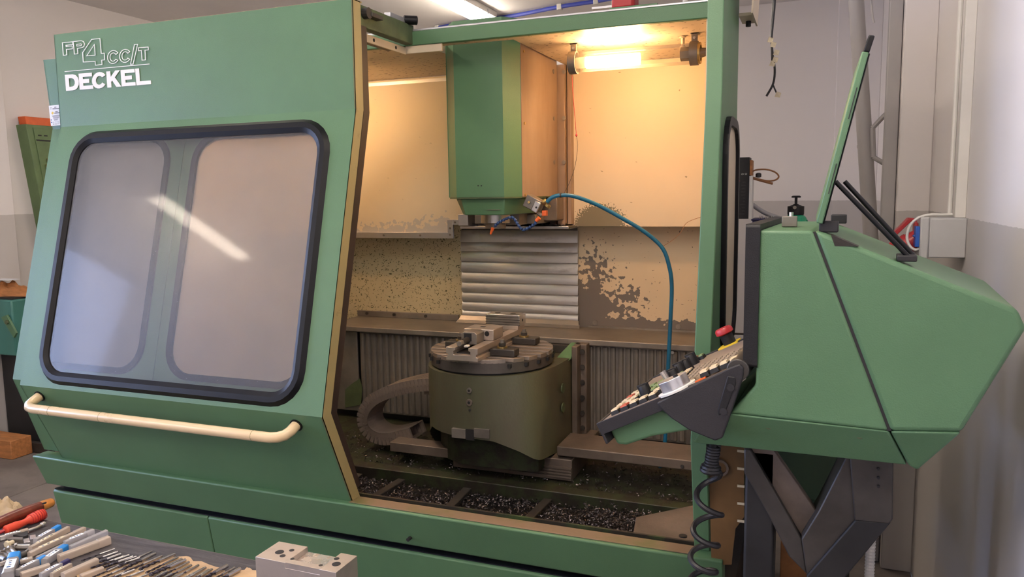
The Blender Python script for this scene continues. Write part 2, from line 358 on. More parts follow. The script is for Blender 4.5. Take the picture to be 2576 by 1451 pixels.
twotone('wall', (.81, .765, .745), (.56, .525, .50), 1.525)

# ================================================================== THE ROOM
XL, XR, YF, YB, ZC = -5.12, .425, -3.2, 6.6, 3.06
fl = struct(MB().box(XL - .2, XR + .2, YF - .2, YB + .2, -.12, -.02).o('floor', 'concrete'))
for i, (x0, x1) in enumerate([(XL, -4.094), (-4.086, -2.0), (-1.995, XR)]):      # cast concrete slabs with open joints
    for j, (y0, y1) in enumerate([(YF, .9), (.906, 2.62), (2.626, 4.4), (4.406, YB)]):
        MB().box(x0, x1, y0, y1, -.06, 0).o('slab', 'concrete', fl, bev=.003)
struct(MB().box(XL - .2, XR + .2, YF - .2, YB + .2, ZC, ZC + .15).o('ceiling', 'ceiling'))
struct(MB().box(XL - .2, XR + .2, YB, YB + .2, 0, ZC).o('wall_back', 'wall'))
struct(MB().box(XR, XR + .2, YF, YB, 0, ZC).o('wall_right', 'wall'))
struct(MB().box(XL - .2, XR + .2, YF - .2, YF, 0, ZC).o('wall_front', 'wall'))
wins = [(-2.7, -1.3), (-.7, .9), (1.5, 2.75)]
W0, W1 = .95, 2.45
wl = MB(); y = YF
for a, b in wins:
    wl.box(XL - .2, XL, y, a, 0, ZC); wl.box(XL - .2, XL, a, b, 0, W0); wl.box(XL - .2, XL, a, b, W1, ZC); y = b
wl.box(XL - .2, XL, y, YB, 0, ZC)
struct(wl.o('wall_left', 'wall'))
for i, (a, b) in enumerate(wins):
    fr = MB()
    for (y0, y1, z0, z1) in ((a, b, W0, W0 + .06), (a, b, W1 - .06, W1), (a, a + .06, W0 + .06, W1 - .06), (b - .06, b, W0 + .06, W1 - .06), ((a + b) / 2 - .03, (a + b) / 2 + .03, W0 + .06, W1 - .06)):
        fr.box(XL - .14, XL - .08, y0, y1, z0, z1)
    wd = struct(fr.o('window_%d' % (i + 1), 'white_plastic', bev=.004))
    for (y0, y1) in ((a + .06, (a + b) / 2 - .03), ((a + b) / 2 + .03, b - .06)):
        MB().box(XL - .113, XL - .107, y0, y1, W0 + .06, W1 - .06).o('pane', 'window_glass', wd)
    MB().box(XL - .08, XL + .05, a - .05, b + .05, W0 - .04, W0).o('sill', 'white_plastic', wd, bev=.004)
    ld = bpy.data.lights.new('window_portal', 'AREA'); ld.shape = 'RECTANGLE'; ld.size = b - a; ld.size_y = W1 - W0; ld.cycles.is_portal = True
    lo = bpy.data.objects.new('window_portal', ld); col.objects.link(lo); lo.location = (XL - .16, (a + b) / 2, (W0 + W1) / 2)
    lo.rotation_euler = (math.radians(90), 0, math.radians(-90))
# pilasters
struct(MB().box(.307, XR, 3.5, 4.0, 0, ZC).o('trim_1', 'wall', bev=.004))
struct(MB().box(.12, XR, 6.5, YB, 0, ZC).o('trim_2', 'wall', bev=.004))
struct(MB().box(XL, XL + .06, 3.0, 3.70, 0, ZC).o('trim_3', 'wall', bev=.004))
struct(MB().box(.255, .305, 3.56, 3.62, 0, ZC).o('trim_4', 'pipe_grey', bev=.004))

def ceiling_lamp(x, y0, y1, label):
    t = thing('ceiling_lamp', label, 'lamp', (x, (y0 + y1) / 2, ZC), 'fluorescent ceiling lamps')
    MB().box(x - .09, x + .09, y0, y1, ZC - .045, ZC).o('housing', 'white_plastic', t, bev=.006)
    MB().prism([(x - .078, ZC - .045), (x + .078, ZC - .045), (x + .06, ZC - .085), (x - .06, ZC - .085)], 'y', y0 + .02, y1 - .02).o('diffuser', 'tube_glow', t, bev=.004)
    for yy in (y0 + .006, y1 - .006): MB().box(x - .082, x + .082, yy - .012, yy + .012, ZC - .088, ZC - .04).o('end_cap', 'white_plastic', t, bev=.004)
    for k in (.15, .5, .85):
        for s in (-1, 1): MB().box(x + s * .086, x + s * .092, y0 + k * (y1 - y0) - .012, y0 + k * (y1 - y0) + .012, ZC - .055, ZC - .02).o('clip', 'alu', t)
    return t
ceiling_lamp(-2.51, 4.70, 5.95, 'lit fluorescent ceiling lamp above and behind the machine roof')
ceiling_lamp(-4.93, -1.42, -.24, 'fluorescent ceiling lamp mirrored in the sliding door window')
for (x, y, nm) in ((-2.51, 2.35, 'above the workbench'), (-2.51, -1.2, 'behind the camera over the middle of the room'), (-.55, .9, 'over the right hand aisle'), (-.55, -1.6, 'at the rear right of the room')):
    ceiling_lamp(x, y - .62, y + .62, 'fluorescent ceiling lamp out of view ' + nm)
# blue cable clipped along the ceiling
pth = [P(1100, 70, Z=3.04), P(1200, 52, Z=3.04), P(1300, 38, Z=3.04), P(1408, 17, Z=3.04), P(1500, 3, Z=3.04), P(1580, -12, Z=3.04)]
t = thing('ceiling_cable', 'blue cable clipped along the white ceiling', 'cable', pth[0])
MB().tube(bez(pth), .016, 8).o('cable', 'cable_blue', t, smooth=True)
for q in (pth[0], pth[3], pth[4]): MB().box(q.x - .02, q.x + .02, q.y - .02, q.y + .02, q.z - .025, ZC).o('clip', 'white_plastic', t, bev=.004)

# ================================================================== THE MACHINE (fixed enclosure)
mc = thing('milling_machine', 'green milling machine enclosure with cream interior, chip pan and roof', 'machine', (-1.5, 2.6, 0))
DL, DR = -2.64, -1.355
PF = [(2.145, 2.225), (2.14, 1.89), (1.89, .963), (2.03, .645)]        # front profile (y, z) of the sliding door
def off(p, d): return (p[0] + d, p[1])
# --- base, gutter, trough
yb0, yb1 = 2.07, 2.14
for (x0, x1) in ((-2.76, -1.992), (-1.988, -.2)):
    MB().prism([(2.068, .484), (2.076, .490), (2.16, .490), (2.16, .02), (2.145, .02)], 'x', x0, x1).o('base_panel', 'green', mc, bev=.003)
MB().box(-2.75, -.2, 2.165, 3.4, .02, .39).o('base_core', 'black_iron', mc)
MB().box(-2.755, -.2, 2.073, 2.20, .491, .494).o('gutter', 'gutter', mc)
MB().prism([(2.008, .642), (2.012, .646), (2.075, .646), (2.10, .50), (2.056, .519)], 'x', -2.775, -.20).o('trough_front', 'green', mc, bev=.003)
MB().box(-1.36, -.28, 2.018, 2.070, .6465, .649).o('trough_sill', 'sill_dirt', mc, bev=.001)
q = P(1029, 1355, Y=2.035); MB().cyl(q + V(0, .02, 0), q + V(0, -.008, 0), .006, 10).o('screw', 'black_iron', mc)
# --- chip pan
MB().box(-2.74, -.25, 2.10, 2.66, .40, .452).o('chip_pan', 'chip_bed', mc)
MB().box(-2.74, -.25, 2.10, 2.108, .45, .645).o('pan_wall', 'sump', mc)
MB().prism([(2.655, .452), (2.655, .505), (2.70, .512), (2.70, .40)], 'x', -2.74, -.25).o('rear_rail', 'ledge_green', mc, bev=.003)
MB().prism([(2.70, .505), (3.2, .54), (3.2, .40), (2.70, .40)], 'x', -2.74, -.25).o('rear_ledge', 'ledge_green', mc)
for (a, b) in (((1012, 1203), (922, 1258)), ((1190, 1212), (1112, 1290)), ((1395, 1238), (1318, 1312)), ((905, 1190), (880, 1205))):
    p0, p1 = P(*a, Z=.475), P(*b, Z=.475); d = (p1 - p0).normalized(); s = V(-d.y, d.x, 0) * .017
    MB().hexa([p0 - s, p0 + s, p1 + s, p1 - s], [q + V(0, 0, -.03) for q in (p0 - s, p0 + s, p1 + s, p1 - s)]).o('cross_bar', 'dark_steel', mc, bev=.003)
pp = [P(*q, Z=.60) for q in ((1600, 1300), (1745, 1270), (1760, 1375), (1590, 1353))]
MB().hexa(pp, [q - V(0, 0, .008) for q in pp]).o('cover_plate', 'brown_steel', mc, bev=.002)
q = P(1718, 1348, Z=.601); MB().cyl(q, q + V(0, 0, .002), .012, 12).o('plate_hole', 'black_iron', mc)
# --- cross beam and way block
MB().box(-.90, -.26, 2.75, 2.93, .612, .650).o('cross_beam', 'brown_steel', mc, bev=.004)
q = P(1716, 1172, Y=2.749); MB().cyl(q, q + V(0, -.006, 0), .006, 8).o('screw', 'dark_steel', mc)
MB().box(-1.345, -.84, 2.75, 3.15, .515, .60).o('way_cover', 'brown_steel', mc, bev=.003)
for k in range(4): MB().box(-1.10 + k * .04, -.84, 2.742, 2.75, .528 + k * .012, .534 + k * .012).o('way_lamella', 'brown_steel', mc)
MB().box(-1.62, -1.34, 2.72, 2.80, .56, .60).o('chain_bracket', 'brown_steel', mc, bev=.003)
# --- ledge, lower front plates
MB().box(-2.20, -.34, 3.13, 3.42, .972, .998).o('ledge', 'dull_steel', mc, bev=.004)
MB().box(-2.20, -1.62, 3.415, 3.428, .998, 1.028).o('ledge_rim', 'dull_steel', mc, bev=.002)
for x in (-2.14, -1.98, -1.8): MB().cyl((x, 3.416, 1.015), (x, 3.408, 1.015), .008, 8).o('rim_screw', 'dark_steel', mc)
cm = MB(); x = -2.03
MB().box(-2.20, -2.04, 3.155, 3.165, .575, .972).o('lower_plate', 'dull_steel', mc, bev=.002)
q = [P(868, 980, Y=3.152), P(885, 965, Y=3.152), P(905, 952, Y=3.152), P(911, 975, Y=3.152), P(908, 1018, Y=3.152), P(868, 1025, Y=3.152)]
MB().hexa(q, [p + V(0, .003, 0) for p in q]).o('bare_patch', 'green_grimy', mc)
for (xa, xb) in ((-2.03, -1.30), (-.895, -.47)):
    pl = MB().box(xa, xb, 3.165, 3.172, .575, .972).o('corrugated_panel', 'dull_steel', mc)
    n = int((xb - xa) / .032); st = (xb - xa) / n
    rib = MB().prism([(0, .172 - .172), (.004, -.008), (.013, -.011), (.022, -.008), (.026, 0)], 'z', .585, .962).mesh('rib', 'dull_steel')
    for k in range(n): part('rib', rib, pl, Matrix.Translation((xa + k * st + .003, 3.166, 0)))
MB().box(-.47, -.34, 3.155, 3.165, .575, .972).o('lower_plate', 'dull_steel', mc, bev=.002)
q = P(1692, 886, Y=3.154); MB().cyl(q, q + V(0, -.006, 0), .007, 10).o('screw', 'steel', mc)
MB().box(-1.3, -.9, 3.10, 3.16, .55, .972).o('column_face', 'dark_steel', mc)
# --- back walls
MB().box(-2.74, -.34, 3.20, 3.21, .40, .97).o('sump_wall', 'black_iron', mc)
MB().box(-2.74, -1.60, 3.43, 3.44, .95, 1.75).o('back_wall_panel', 'cream_fleck', mc)
MB().box(-1.02, -.34, 3.43, 3.44, .95, 1.75).o('back_wall_panel', 'cream_worn', mc)
MB().box(-1.62, -.99, 3.445, 3.455, .95, 1.75).o('back_wall_panel', 'dark_steel', mc)
for x in (-.93, -.55): MB().cyl((x, 3.432, 1.02), (x, 3.424, 1.02), .012, 10).o('panel_bolt', 'dull_steel', mc)
MB().box(-.96, -.27, 3.418, 3.43, .998, 1.006).o('wall_trim', 'dull_steel', mc)
# upper panels hang in front of the lower ones
up = MB().box(-1.00, -.34, 3.30, 3.312, 1.468, 2.16).o('upper_panel', 'cream_upper', mc, bev=.002)
q = [(-2.74, 1.428), (-1.592, 1.428), (-1.592, 1.485), (-1.50, 1.485), (-1.50, 2.16), (-2.74, 2.16)]
MB().prism(q, 'y', 3.30, 3.312).o('upper_panel', 'cream_upper_worn', mc, bev=.002)
for (x0, x1, z0, z1) in ((-2.74, -1.578, 1.412, 1.440), (-1.606, -1.578, 1.44, 1.500), (-1.578, -1.47, 1.476, 1.500)):
    e = MB().box(x0, x1, 3.288, 3.30, z0, z1).o('edge_angle', 'alu', mc, bev=.001)
for (x, z) in ((-1.592, 1.43), (-1.592, 1.46), (-1.565, 1.488), (-1.50, 1.488), (-1.75, 1.426), (-1.95, 1.426)):
    MB().cyl((x, 3.288, z), (x, 3.284, z), .005, 8).o('angle_screw', 'dull_steel', mc)
MB().box(-1.50, -1.45, 3.18, 3.30, 1.476, 1.53).o('end_block', 'alu', mc, bev=.003)
MB().box(-2.02, -1.50, 3.294, 3.30, 2.135, 2.150).o('top_strip', 'alu', mc)
q = P(1010, 192, Y=3.293); MB().cyl(q, q + V(0, -.005, 0), .005, 8).o('strip_screw', 'brass', mc)
# column guide strips between head and right panel
MB().box(-1.075, -1.052, 3.22, 3.30, 1.48, 2.16).o('guide_gap', 'seal_brown', mc)
MB().box(-1.048, -1.012, 3.24, 3.30, 1.48, 2.16).o('guide_strip', 'cream_oily', mc, bev=.002)
MB().box(-1.008, -.990, 3.26, 3.30, 1.48, 2.16).o('guide_strip', 'cream_oily', mc, bev=.002)
for py in (181, 297, 408): q = P(1419, py, Y=3.239); MB().cyl(q, q + V(0, -.005, 0), .009, 10).o('guide_screw', 'dull_steel', mc)
MB().box(-1.5, -.985, 3.20, 3.42, 1.462, 1.475).o('curtain_head', 'steel', mc, bev=.002)
MB().box(-1.52, -1.0, 3.36, 3.43, 1.475, 1.60).o('slide_recess', 'dark_steel', mc)
MB().box(-1.36, -1.08, 3.05, 3.36, 1.49, 1.53).o('slide_nose', 'dull_steel', mc, bev=.004)
MB().box(-1.20, -1.02, 3.15, 3.36, 1.50, 1.60).o('slide_block', 'brown_steel', mc, bev=.004)
# slat curtain
sc = [578.8, 609, 632, 657, 683, 708, 733, 756.5, 778]
zs = [P(1160, y_, Y=3.41).z for y_ in sc] + [1.022]
cu = MB().box(-1.585, -1.012, 3.415, 3.425, 1.02, 1.46).o('slat_curtain', 'dark_steel', mc)
for i in range(len(zs) - 1):
    a, b = zs[i], zs[i + 1] + .0015; pr = []
    for k in range(9):
        t_ = k / 8; pr.append((3.4135 - .010 * t_ - .003 * math.sin(math.pi * t_), a + (b - a) * t_))
    MB().prism(pr + [(3.416, b), (3.416, a)], 'x', -1.595, -1.006).o('slat', 'slat', cu)
for i, (a, b, ya, yb, e) in enumerate(((1.030, 1.012, 3.400, 3.382, .004), (1.014, 1.000, 3.388, 3.364, .012))):
    MB().hexa([V(-1.595 - e, ya, a), V(-1.006 + e, ya, a), V(-1.0 + e, yb, b), V(-1.60 - e, yb, b)], [V(-1.595 - e, ya + .003, a - .003), V(-1.006 + e, ya + .003, a - .003), V(-1.0 + e, yb + .003, b - .003), V(-1.60 - e, yb + .003, b - .003)]).o('wiper_slat', 'slat', cu)
# --- roof, header, guide beams
MB().prism([(-2.74, 2.6), (-1.43, 2.6), (-1.36, 2.62), (-1.36, 3.31), (-2.74, 3.31)], 'z', 2.162, 2.20).o('roof_panel', 'cream_roof', mc)
MB().box(-1.02, -.34, 2.62, 3.31, 2.162, 2.20).o('roof_panel', 'cream_roof', mc)
MB().box(-1.36, -1.02, 2.62, 2.66, 2.162, 2.20).o('roof_panel', 'cream_roof', mc)
MB().box(-2.74, -.245, 2.588, 2.612, 2.159, 2.209).o('header_beam', 'green', mc, bev=.003)
MB().box(-2.74, -.245, 2.592, 2.64, 2.209, 2.217).o('header_trim', 'alu', mc, bev=.002)
MB().box(-1.42, -1.272, 2.594, 2.604, 2.132, 2.160).o('roof_lip', 'cream', mc, bev=.002)
MB().box(-1.42, -1.386, 2.22, 2.60, 2.162, 2.231).o('guide_beam', 'green_grimy', mc, bev=.003)
MB().box(-1.50, -1.424, 2.30, 2.60, 2.150, 2.158).o('guide_plate', 'seal_brown', mc)
ga = MB().box(-1.425, -1.418, 2.28, 2.594, 2.130, 2.156).o('guide_angle', 'cream', mc, bev=.001)
for y_ in (2.37, 2.52): MB().cyl((-1.4185, y_, 2.143), (-1.4165, y_, 2.143), .006, 10).o('angle_hole', 'black_iron', mc)
MB().cyl((-1.385, 2.26, 2.205), (-1.365, 2.26, 2.205), .018, 12).o('guide_roller', 'dark_steel', mc)
MB().box(-1.39, -1.36, 2.27, 2.34, 2.196, 2.21).o('roller_arm', 'dark_steel', mc, bev=.002)
MB().cyl((-1.40, 2.55, 2.243), (-1.36, 2.58, 2.243), .016, 12).o('stop_buffer', 'rubber', mc, bev=.003)
MB().box(-1.415, -1.39, 2.44, 2.56, 2.231, 2.248).o('stop_bracket', 'alu', mc, bev=.002)
# beacon on the roof
MB().box(-.66, -.50, 2.62, 2.75, 2.217, 2.228).o('beacon_plate', 'green', mc, bev=.002)
MB().box(-.665, -.585, 2.66, 2.74, 2.228, 2.30).o('junction_box', 'red', mc, bev=.012)
MB().box(-.74, -.665, 2.69, 2.72, 2.245, 2.252).o('bracket_strip', 'alu', mc)
MB().cyl((-.42, 2.68, 2.21), (-.42, 2.68, 2.5), .008, 10).o('conduit', 'white_plastic', mc)
# --- right end post (same front profile) with side window
pr = [(2.165, 2.34), (2.155, 1.89), (1.955, .98), (2.055, .645)]
po = MB().hexa([V(-.28, *p) for p in pr] + [V(-.28, 2.58, .645), V(-.28, 2.58, 2.34)], [V(-.238, *p) for p in pr] + [V(-.238, 2.58, .645), V(-.238, 2.58, 2.34)]).o('end_post', 'green', mc, bev=.003)
def sf(y_, z_, d): return V(-.238 + d, y_, z_)
m_ = MB(); hole = rrect(2.215, 2.52, 1.18, 1.80, .09); N = len(hole)
ring = MB(); outer = rrect(2.19, 2.545, 1.155, 1.825, .11)
for d in (0, .014): ring.add([sf(*p, d) for p in outer] + [sf(*p, d) for p in hole], [(i, (i + 1) % N, N + (i + 1) % N, N + i) for i in range(N)])
ring.add([sf(*p, 0) for p in outer] + [sf(*p, .014) for p in outer], [(i, (i + 1) % N, N + (i + 1) % N, N + i) for i in range(N)])
ring.add([sf(*p, 0) for p in hole] + [sf(*p, .014) for p in hole], [(i, (i + 1) % N, N + (i + 1) % N, N + i) for i in range(N)])
ring.o('side_window_gasket', 'rubber', mc)
MB().add([sf(*p, .004) for p in hole], [tuple(range(N))]).o('side_window_pane', 'cream', mc)
MB().box(-.232, -.190, 2.50, 2.62, 2.136, 2.146).o('door_rail', 'cream', mc, bev=.002)
MB().hexa([V(-.19, 2.42, 2.126), V(-.19, 2.62, 2.126), V(-.186, 2.62, 2.22), V(-.186, 2.42, 2.22)], [V(-.185, 2.42, 2.126), V(-.185, 2.62, 2.126), V(-.181, 2.62, 2.22), V(-.181, 2.42, 2.22)]).o('door_rail', 'cream', mc)
MB().cyl((-.21, 2.58, 2.120), (-.21, 2.58, 2.14), .008, 10).o('rail_bolt', 'black_iron', mc)
q = P(1788, 548, Y=2.095); MB().cyl(q + V(0, .01, 0), q + V(0, -.006, 0), .006, 10).o('post_bolt', 'steel', mc)
MB().box(-.34, -.325, 2.6, 3.44, .5, 2.16).o('end_wall', 'cream', mc)
MB().box(-2.755, -2.74, 2.28, 3.44, .02, 2.12).o('end_wall', 'cream', mc)
sp = [P(*q_, Y=2.02) for q_ in ((1782, 1112), (1872, 1118), (1872, 1300), (1850, 1330), (1840, 1420), (1790, 1420))]
MB().hexa(sp, [p + V(0, .006, 0) for p in sp]).o('splash_sheet', 'amber_sheet', mc)
for k in range(5):
    q = P(1871, 1135 + k * 44, Y=2.018); MB().box(q.x - .016, q.x + .002, q.y - .003, q.y, q.z - .003, q.z + .003).o('sheet_slot', 'tape', mc)
q = P(1812, 1175, Y=2.015); MB().ring(q, q + V(0, -.008, 0), .022, .016).o('sheet_ring', 'brown_steel', mc)
# outer right side cabinet of the machine
# --- fixed front panels behind the door
FD = .062
FP = [off(p, FD) for p in PF]
nrm = V(0, -.9655, .2604); dwn = V(0, -.2604, -.9655)
def slope(x, s, d=0, o=0): return V(x, 2.14 + o, 1.89) + dwn * s + nrm * d
MB().hexa([V(-2.76, 2.19, 2.15), V(-2.76, 2.205, 1.89), V(-2.76, 2.212, 1.89), V(-2.76, 2.196, 2.15)], [V(-1.43, 2.19, 2.15), V(-1.43, 2.205, 1.89), V(-1.43, 2.212, 1.89), V(-1.43, 2.196, 2.15)]).o('fixed_panel', 'green', mc)
for (x0, x1, hx0, hx1, lab) in ((-2.76, -2.091, -2.67, -2.165, None), (-2.087, -1.43, -2.02, -1.49, None)):
    m_ = MB(); h = rrect(hx0, hx1, .07, .885, .085); holed(m_, (x0, x1, 0, .962), h, lambda x, s, d: slope(x, s, d, FD), -.004)
    fp = m_.o('fixed_panel', 'green', mc)
    g = MB(); N = len(h); o2 = rrect(hx0 - .022, hx1 + .022, .048, .907, .105)
    g.add([slope(*p, .008, FD) for p in o2] + [slope(*p, .008, FD) for p in h], [(i, (i + 1) % N, N + (i + 1) % N, N + i) for i in range(N)])
    g.add([slope(*p, 0, FD) for p in o2] + [slope(*p, .008, FD) for p in o2], [(i, (i + 1) % N, N + (i + 1) % N, N + i) for i in range(N)])
    g.add([slope(*p, -.01, FD) for p in h] + [slope(*p, .008, FD) for p in h], [(i, (i + 1) % N, N + (i + 1) % N, N + i) for i in range(N)])
    g.o('fixed_window_gasket', 'rubber', fp)
    MB().add([slope(*p, -.002, FD) for p in h], [tuple(range(N))]).o('fixed_window_pane', 'pane_back', fp)
MB().hexa([V(-2.76, 1.952, .963), V(-2.76, 2.05, .66), V(-2.76, 2.056, .66), V(-2.76, 1.958, .963)], [V(-1.43, 1.952, .963), V(-1.43, 2.05, .66), V(-1.43, 2.056, .66), V(-1.43, 1.958, .963)]).o('fixed_panel', 'green', mc)
MB().prism([(2.19, 2.15), (2.205, 1.89), (1.952, .963), (2.05, .66), (2.25, .66), (2.25, 2.15)], 'x', -2.762, -2.757).o('fixed_side_flange', 'green', mc)
# added grey plate, keeps lamp light off the left fixed pane so it looks grey
MB().hexa([slope(-2.735, .02, 0, FD + .09), slope(-2.12, .02, 0, FD + .09), slope(-2.12, .95, 0, FD + .09), slope(-2.735, .95, 0, FD + .09)], [slope(-2.735, .02, 0, FD + .095), slope(-2.12, .02, 0, FD + .095), slope(-2.12, .95, 0, FD + .095), slope(-2.735, .95, 0, FD + .095)]).o('pane_shade_plate', 'shade_plate_grey', mc)
# warning sheet stuck to the fixed panel
st = [P(z[0] / 5.183, 60 + z[1] / 5.183, Y=2.188) for z in ((638, 1068), (797, 1052), (815, 1318), (668, 1332))]
ps = MB().hexa(st, [p + V(0, -.0012, 0) for p in st]).o('notice_sheet', 'paper', mc)
def onsheet(u, v): 
    return (st[0] * (1 - u) + st[1] * u) * (1 - v) + (st[3] * (1 - u) + st[2] * u) * v + V(0, -.002, 0)
def bar(u0, u1, v0, v1, m): 
    a = [onsheet(u0, v0), onsheet(u1, v0), onsheet(u1, v1), onsheet(u0, v1)]; MB().hexa(a, [p + V(0, .0008, 0) for p in a]).o('print_line', m, ps)
for (u0, u1, v0, v1) in ((.46, .62, .09, .115), (.3, .88, .16, .19), (.5, .7, .31, .335), (.42, .95, .375, .405), (.12, .22, .1, .115), (.12, .2, .16, .175)): bar(u0, u1, v0, v1, 'ink')
for k in range(6): bar(.2 + .03 * k, .92 - .06 * k, .5 + k * .045, .515 + k * .045, 'ink')
for k in range(3):
    for j in range(4): bar(.2 + j * .2, .32 + j * .2, .82 + k * .055, .832 + k * .055, 'ink')
for v_ in (.68, .80): bar(.06, .13, v_, v_ + .05, 'ink_blue')
a = [onsheet(.26, .30), onsheet(.36, .37), onsheet(.26, .45), onsheet(.17, .38)]; MB().hexa(a, [p + V(0, .0008, 0) for p in a]).o('warning_diamond', 'yellow', ps)

# ================================================================== SLIDING DOOR
dr = thing('sliding_door', 'green sliding door with large rounded window and cream handrail', 'door', (-2.0, 2.03, .65))
th = .004
def strip(name, a, b, m):
    d = (V(0, *b) - V(0, *a)).normalized(); nn = V(0, d.z, -d.y) * th
    return MB().hexa([V(DL, *a), V(DR, *a), V(DR, *b), V(DL, *b)], [V(DL, *a) + nn * -1, V(DR, *a) + nn * -1, V(DR, *b) + nn * -1, V(DL, *b) + nn * -1]).o(name, m, dr)
upp = strip('upper_panel', PF[0], PF[1], 'green')
strip('lower_panel', PF[2], PF[3], 'green')
m_ = MB(); WH = rrect(-2.535, -1.462, .055, .915, .085); holed(m_, (DL, DR, 0, .9601), WH, lambda x, s, d: slope(x, s, d), -th)
m_.o('window_panel', 'green', dr)
N = len(WH); g = MB(); o2 = rrect(-2.565, -1.432, .025, .945, .115); i2 = rrect(-2.52, -1.477, .07, .90, .072); md = rrect(-2.552, -1.445, .038, .932, .103)
def rg(A, B): g.add([slope(*p, d) for p, d in A] + [slope(*p, d) for p, d in B], [(i, (i + 1) % N, N + (i + 1) % N, N + i) for i in range(N)])
rg([(p, 0) for p in o2], [(p, .013) for p in md]); rg([(p, .013) for p in md], [(p, .013) for p in WH]); rg([(p, .013) for p in WH], [(p, .004) for p in i2]); rg([(p, .004) for p in i2], [(p, -.008) for p in i2])
g.o('window_gasket', 'rubber', dr, smooth=True)
MB().add([slope(*p, .001) for p in i2], [tuple(range(N))]).o('window_pane', 'pane', dr)
for (x0, x1, m) in ((DR - .004, DR, 'cream_edge'), (DL, DL + .004, 'green')):
    MB().hexa([V(x0, *p) for p in PF] + [V(x0, p[0] + .047, p[1]) for p in PF[::-1]], [V(x1, *p) for p in PF] + [V(x1, p[0] + .047, p[1]) for p in PF[::-1]]).o('side_flange', m, dr)
MB().box(DL, DR, 2.145, 2.20, 2.222, 2.226).o('top_flange', 'cream_edge', dr)
sl = [(2.195, 2.155), (2.195, 1.885), (1.94, .955), (2.055, .68)]
MB().hexa([V(DR - .03, *p) for p in sl] + [V(DR - .03, p[0] + .034, p[1]) for p in sl[::-1]], [V(DR - .004, *p) for p in sl] + [V(DR - .004, p[0] + .034, p[1]) for p in sl[::-1]]).o('rubber_seal', 'seal_brown', dr)
# handrail on the lower panel
def low(x, t_, o=0): return V(x, PF[2][0] + (PF[3][0] - PF[2][0]) * t_, PF[2][1] + (PF[3][1] - PF[2][1]) * t_) + V(0, -.915, -.404) * o
hl, hr = -2.585, -1.455
hp = [low(hl + .02, .12, -.01), low(hl + .02, .12, .03), low(hl + .024, .12, .05), low(hl + .038, .12, .062), low(hl + .06, .12, .067)] + [low(hl + .06 + (hr - hl - .12) * k / 8, .12, .067) for k in range(1, 8)] + [low(hr - .06, .12, .067), low(hr - .034, .12, .062), low(hr - .016, .12, .05), low(hr - .008, .12, .03), low(hr - .006, .12, -.01)]
hd = MB().tube(hp, .0165, 14).o('handrail', 'handle_cream', dr, smooth=True)
for x in (hl + .02, hr - .006): MB().ring(low(x, .12, 0), low(x, .12, .004), .021, .015).o('rail_collar', 'rubber', hd)
for x in (hl + .15, hr - .12, -2.2): MB().ring(low(x, .12, .067) - V(.0008, 0, 0), low(x, .12, .067) + V(.0008, 0, 0), .0169, .0155).o('rail_joint', 'cream_edge', hd)
# lettering
def dp(zx, zy): 
    q = P(zx / 5.183, 60 + zy / 5.183, Y=2.141); return q
def solid(name, pts, holes=()):
    import bmesh
    me = bpy.data.meshes.new(name); bm = bmesh.new()
    loops = [pts] + list(holes); es = []
    for lp in loops:
        vs = [bm.verts.new(dp(*p)) for p in lp]; es += [bm.edges.new((vs[i], vs[(i + 1) % len(vs)])) for i in range(len(vs))]
    bmesh.ops.triangle_fill(bm, edges=es, use_beauty=True)
    r = bmesh.ops.extrude_face_region(bm, geom=list(bm.faces)); bmesh.ops.translate(bm, verts=[v for v in r['geom'] if isinstance(v, bmesh.types.BMVert)], vec=(0, -.0012, 0))
    bm.to_mesh(me); bm.free(); me.materials.append(MATS['letter_white']); ob = obj(name, me, upp); return ob
def outline(name, loops, wd=8.5):
    m = MB()
    for pts in loops:
        n = len(pts); ins = []
        for i in range(n):
            a, b, c = Vector(pts[i - 1]), Vector(pts[i]), Vector(pts[(i + 1) % n])
            d1 = (b - a).normalized(); d2 = (c - b).normalized(); n1 = Vector((-d1.y, d1.x)); n2 = Vector((-d2.y, d2.x)); mm = (n1 + n2)
            mm = mm.normalized() / max(.4, mm.normalized().dot(n1)); ins.append((b + mm * wd / 2, b - mm * wd / 2))
        A = [dp(*p[0]) for p in ins]; B = [dp(*p[1]) for p in ins]; o_ = V(0, -.0012, 0)
        vs = A + B + [p + o_ for p in A] + [p + o_ for p in B]; fs = []
        for i in range(n):
            j = (i + 1) % n; fs += [(2 * n + i, 2 * n + j, 3 * n + j, 3 * n + i), (i, j, 2 * n + j, 2 * n + i), (n + i, n + j, 3 * n + j, 3 * n + i)]
        m.add(vs, fs)
    return m.o(name, 'letter_white', upp)
def carc(cx, cy, rx, ry, irx, iry, a=38, n=16, sk=-.09):
    A = [math.radians(a + (360 - 2 * a) * i / n) for i in range(n + 1)]
    f = lambda x, y: (cx + x, cy + y + sk * x)
    return [f(rx * math.cos(t), -ry * math.sin(t)) for t in A] + [f(irx * math.cos(t), -iry * math.sin(t)) for t in A[::-1]]
solid('letter_d', [(848, 665), (950, 657), (990, 668), (1018, 700), (1031, 745), (1029, 795), (1010, 840), (980, 862), (945, 869), (865, 874)], [[(898, 710), (935, 707), (962, 718), (977, 745), (979, 775), (970, 803), (948, 818), (908, 822)]])
solid('letter_e', [(1027, 650), (1200, 636), (1203, 684), (1082, 694), (1084, 722), (1165, 716), (1168, 768), (1088, 774), (1091, 808), (1216, 798), (1220, 846), (1043, 859)])
solid('letter_c', carc(1298, 736, 96, 108, 45, 58, 34))
solid('letter_k', [(1388, 622), (1440, 618), (1446, 692), (1505, 608), (1566, 603), (1500, 698), (1583, 818), (1520, 822), (1466, 740), (1452, 758), (1456, 828), (1403, 832)])
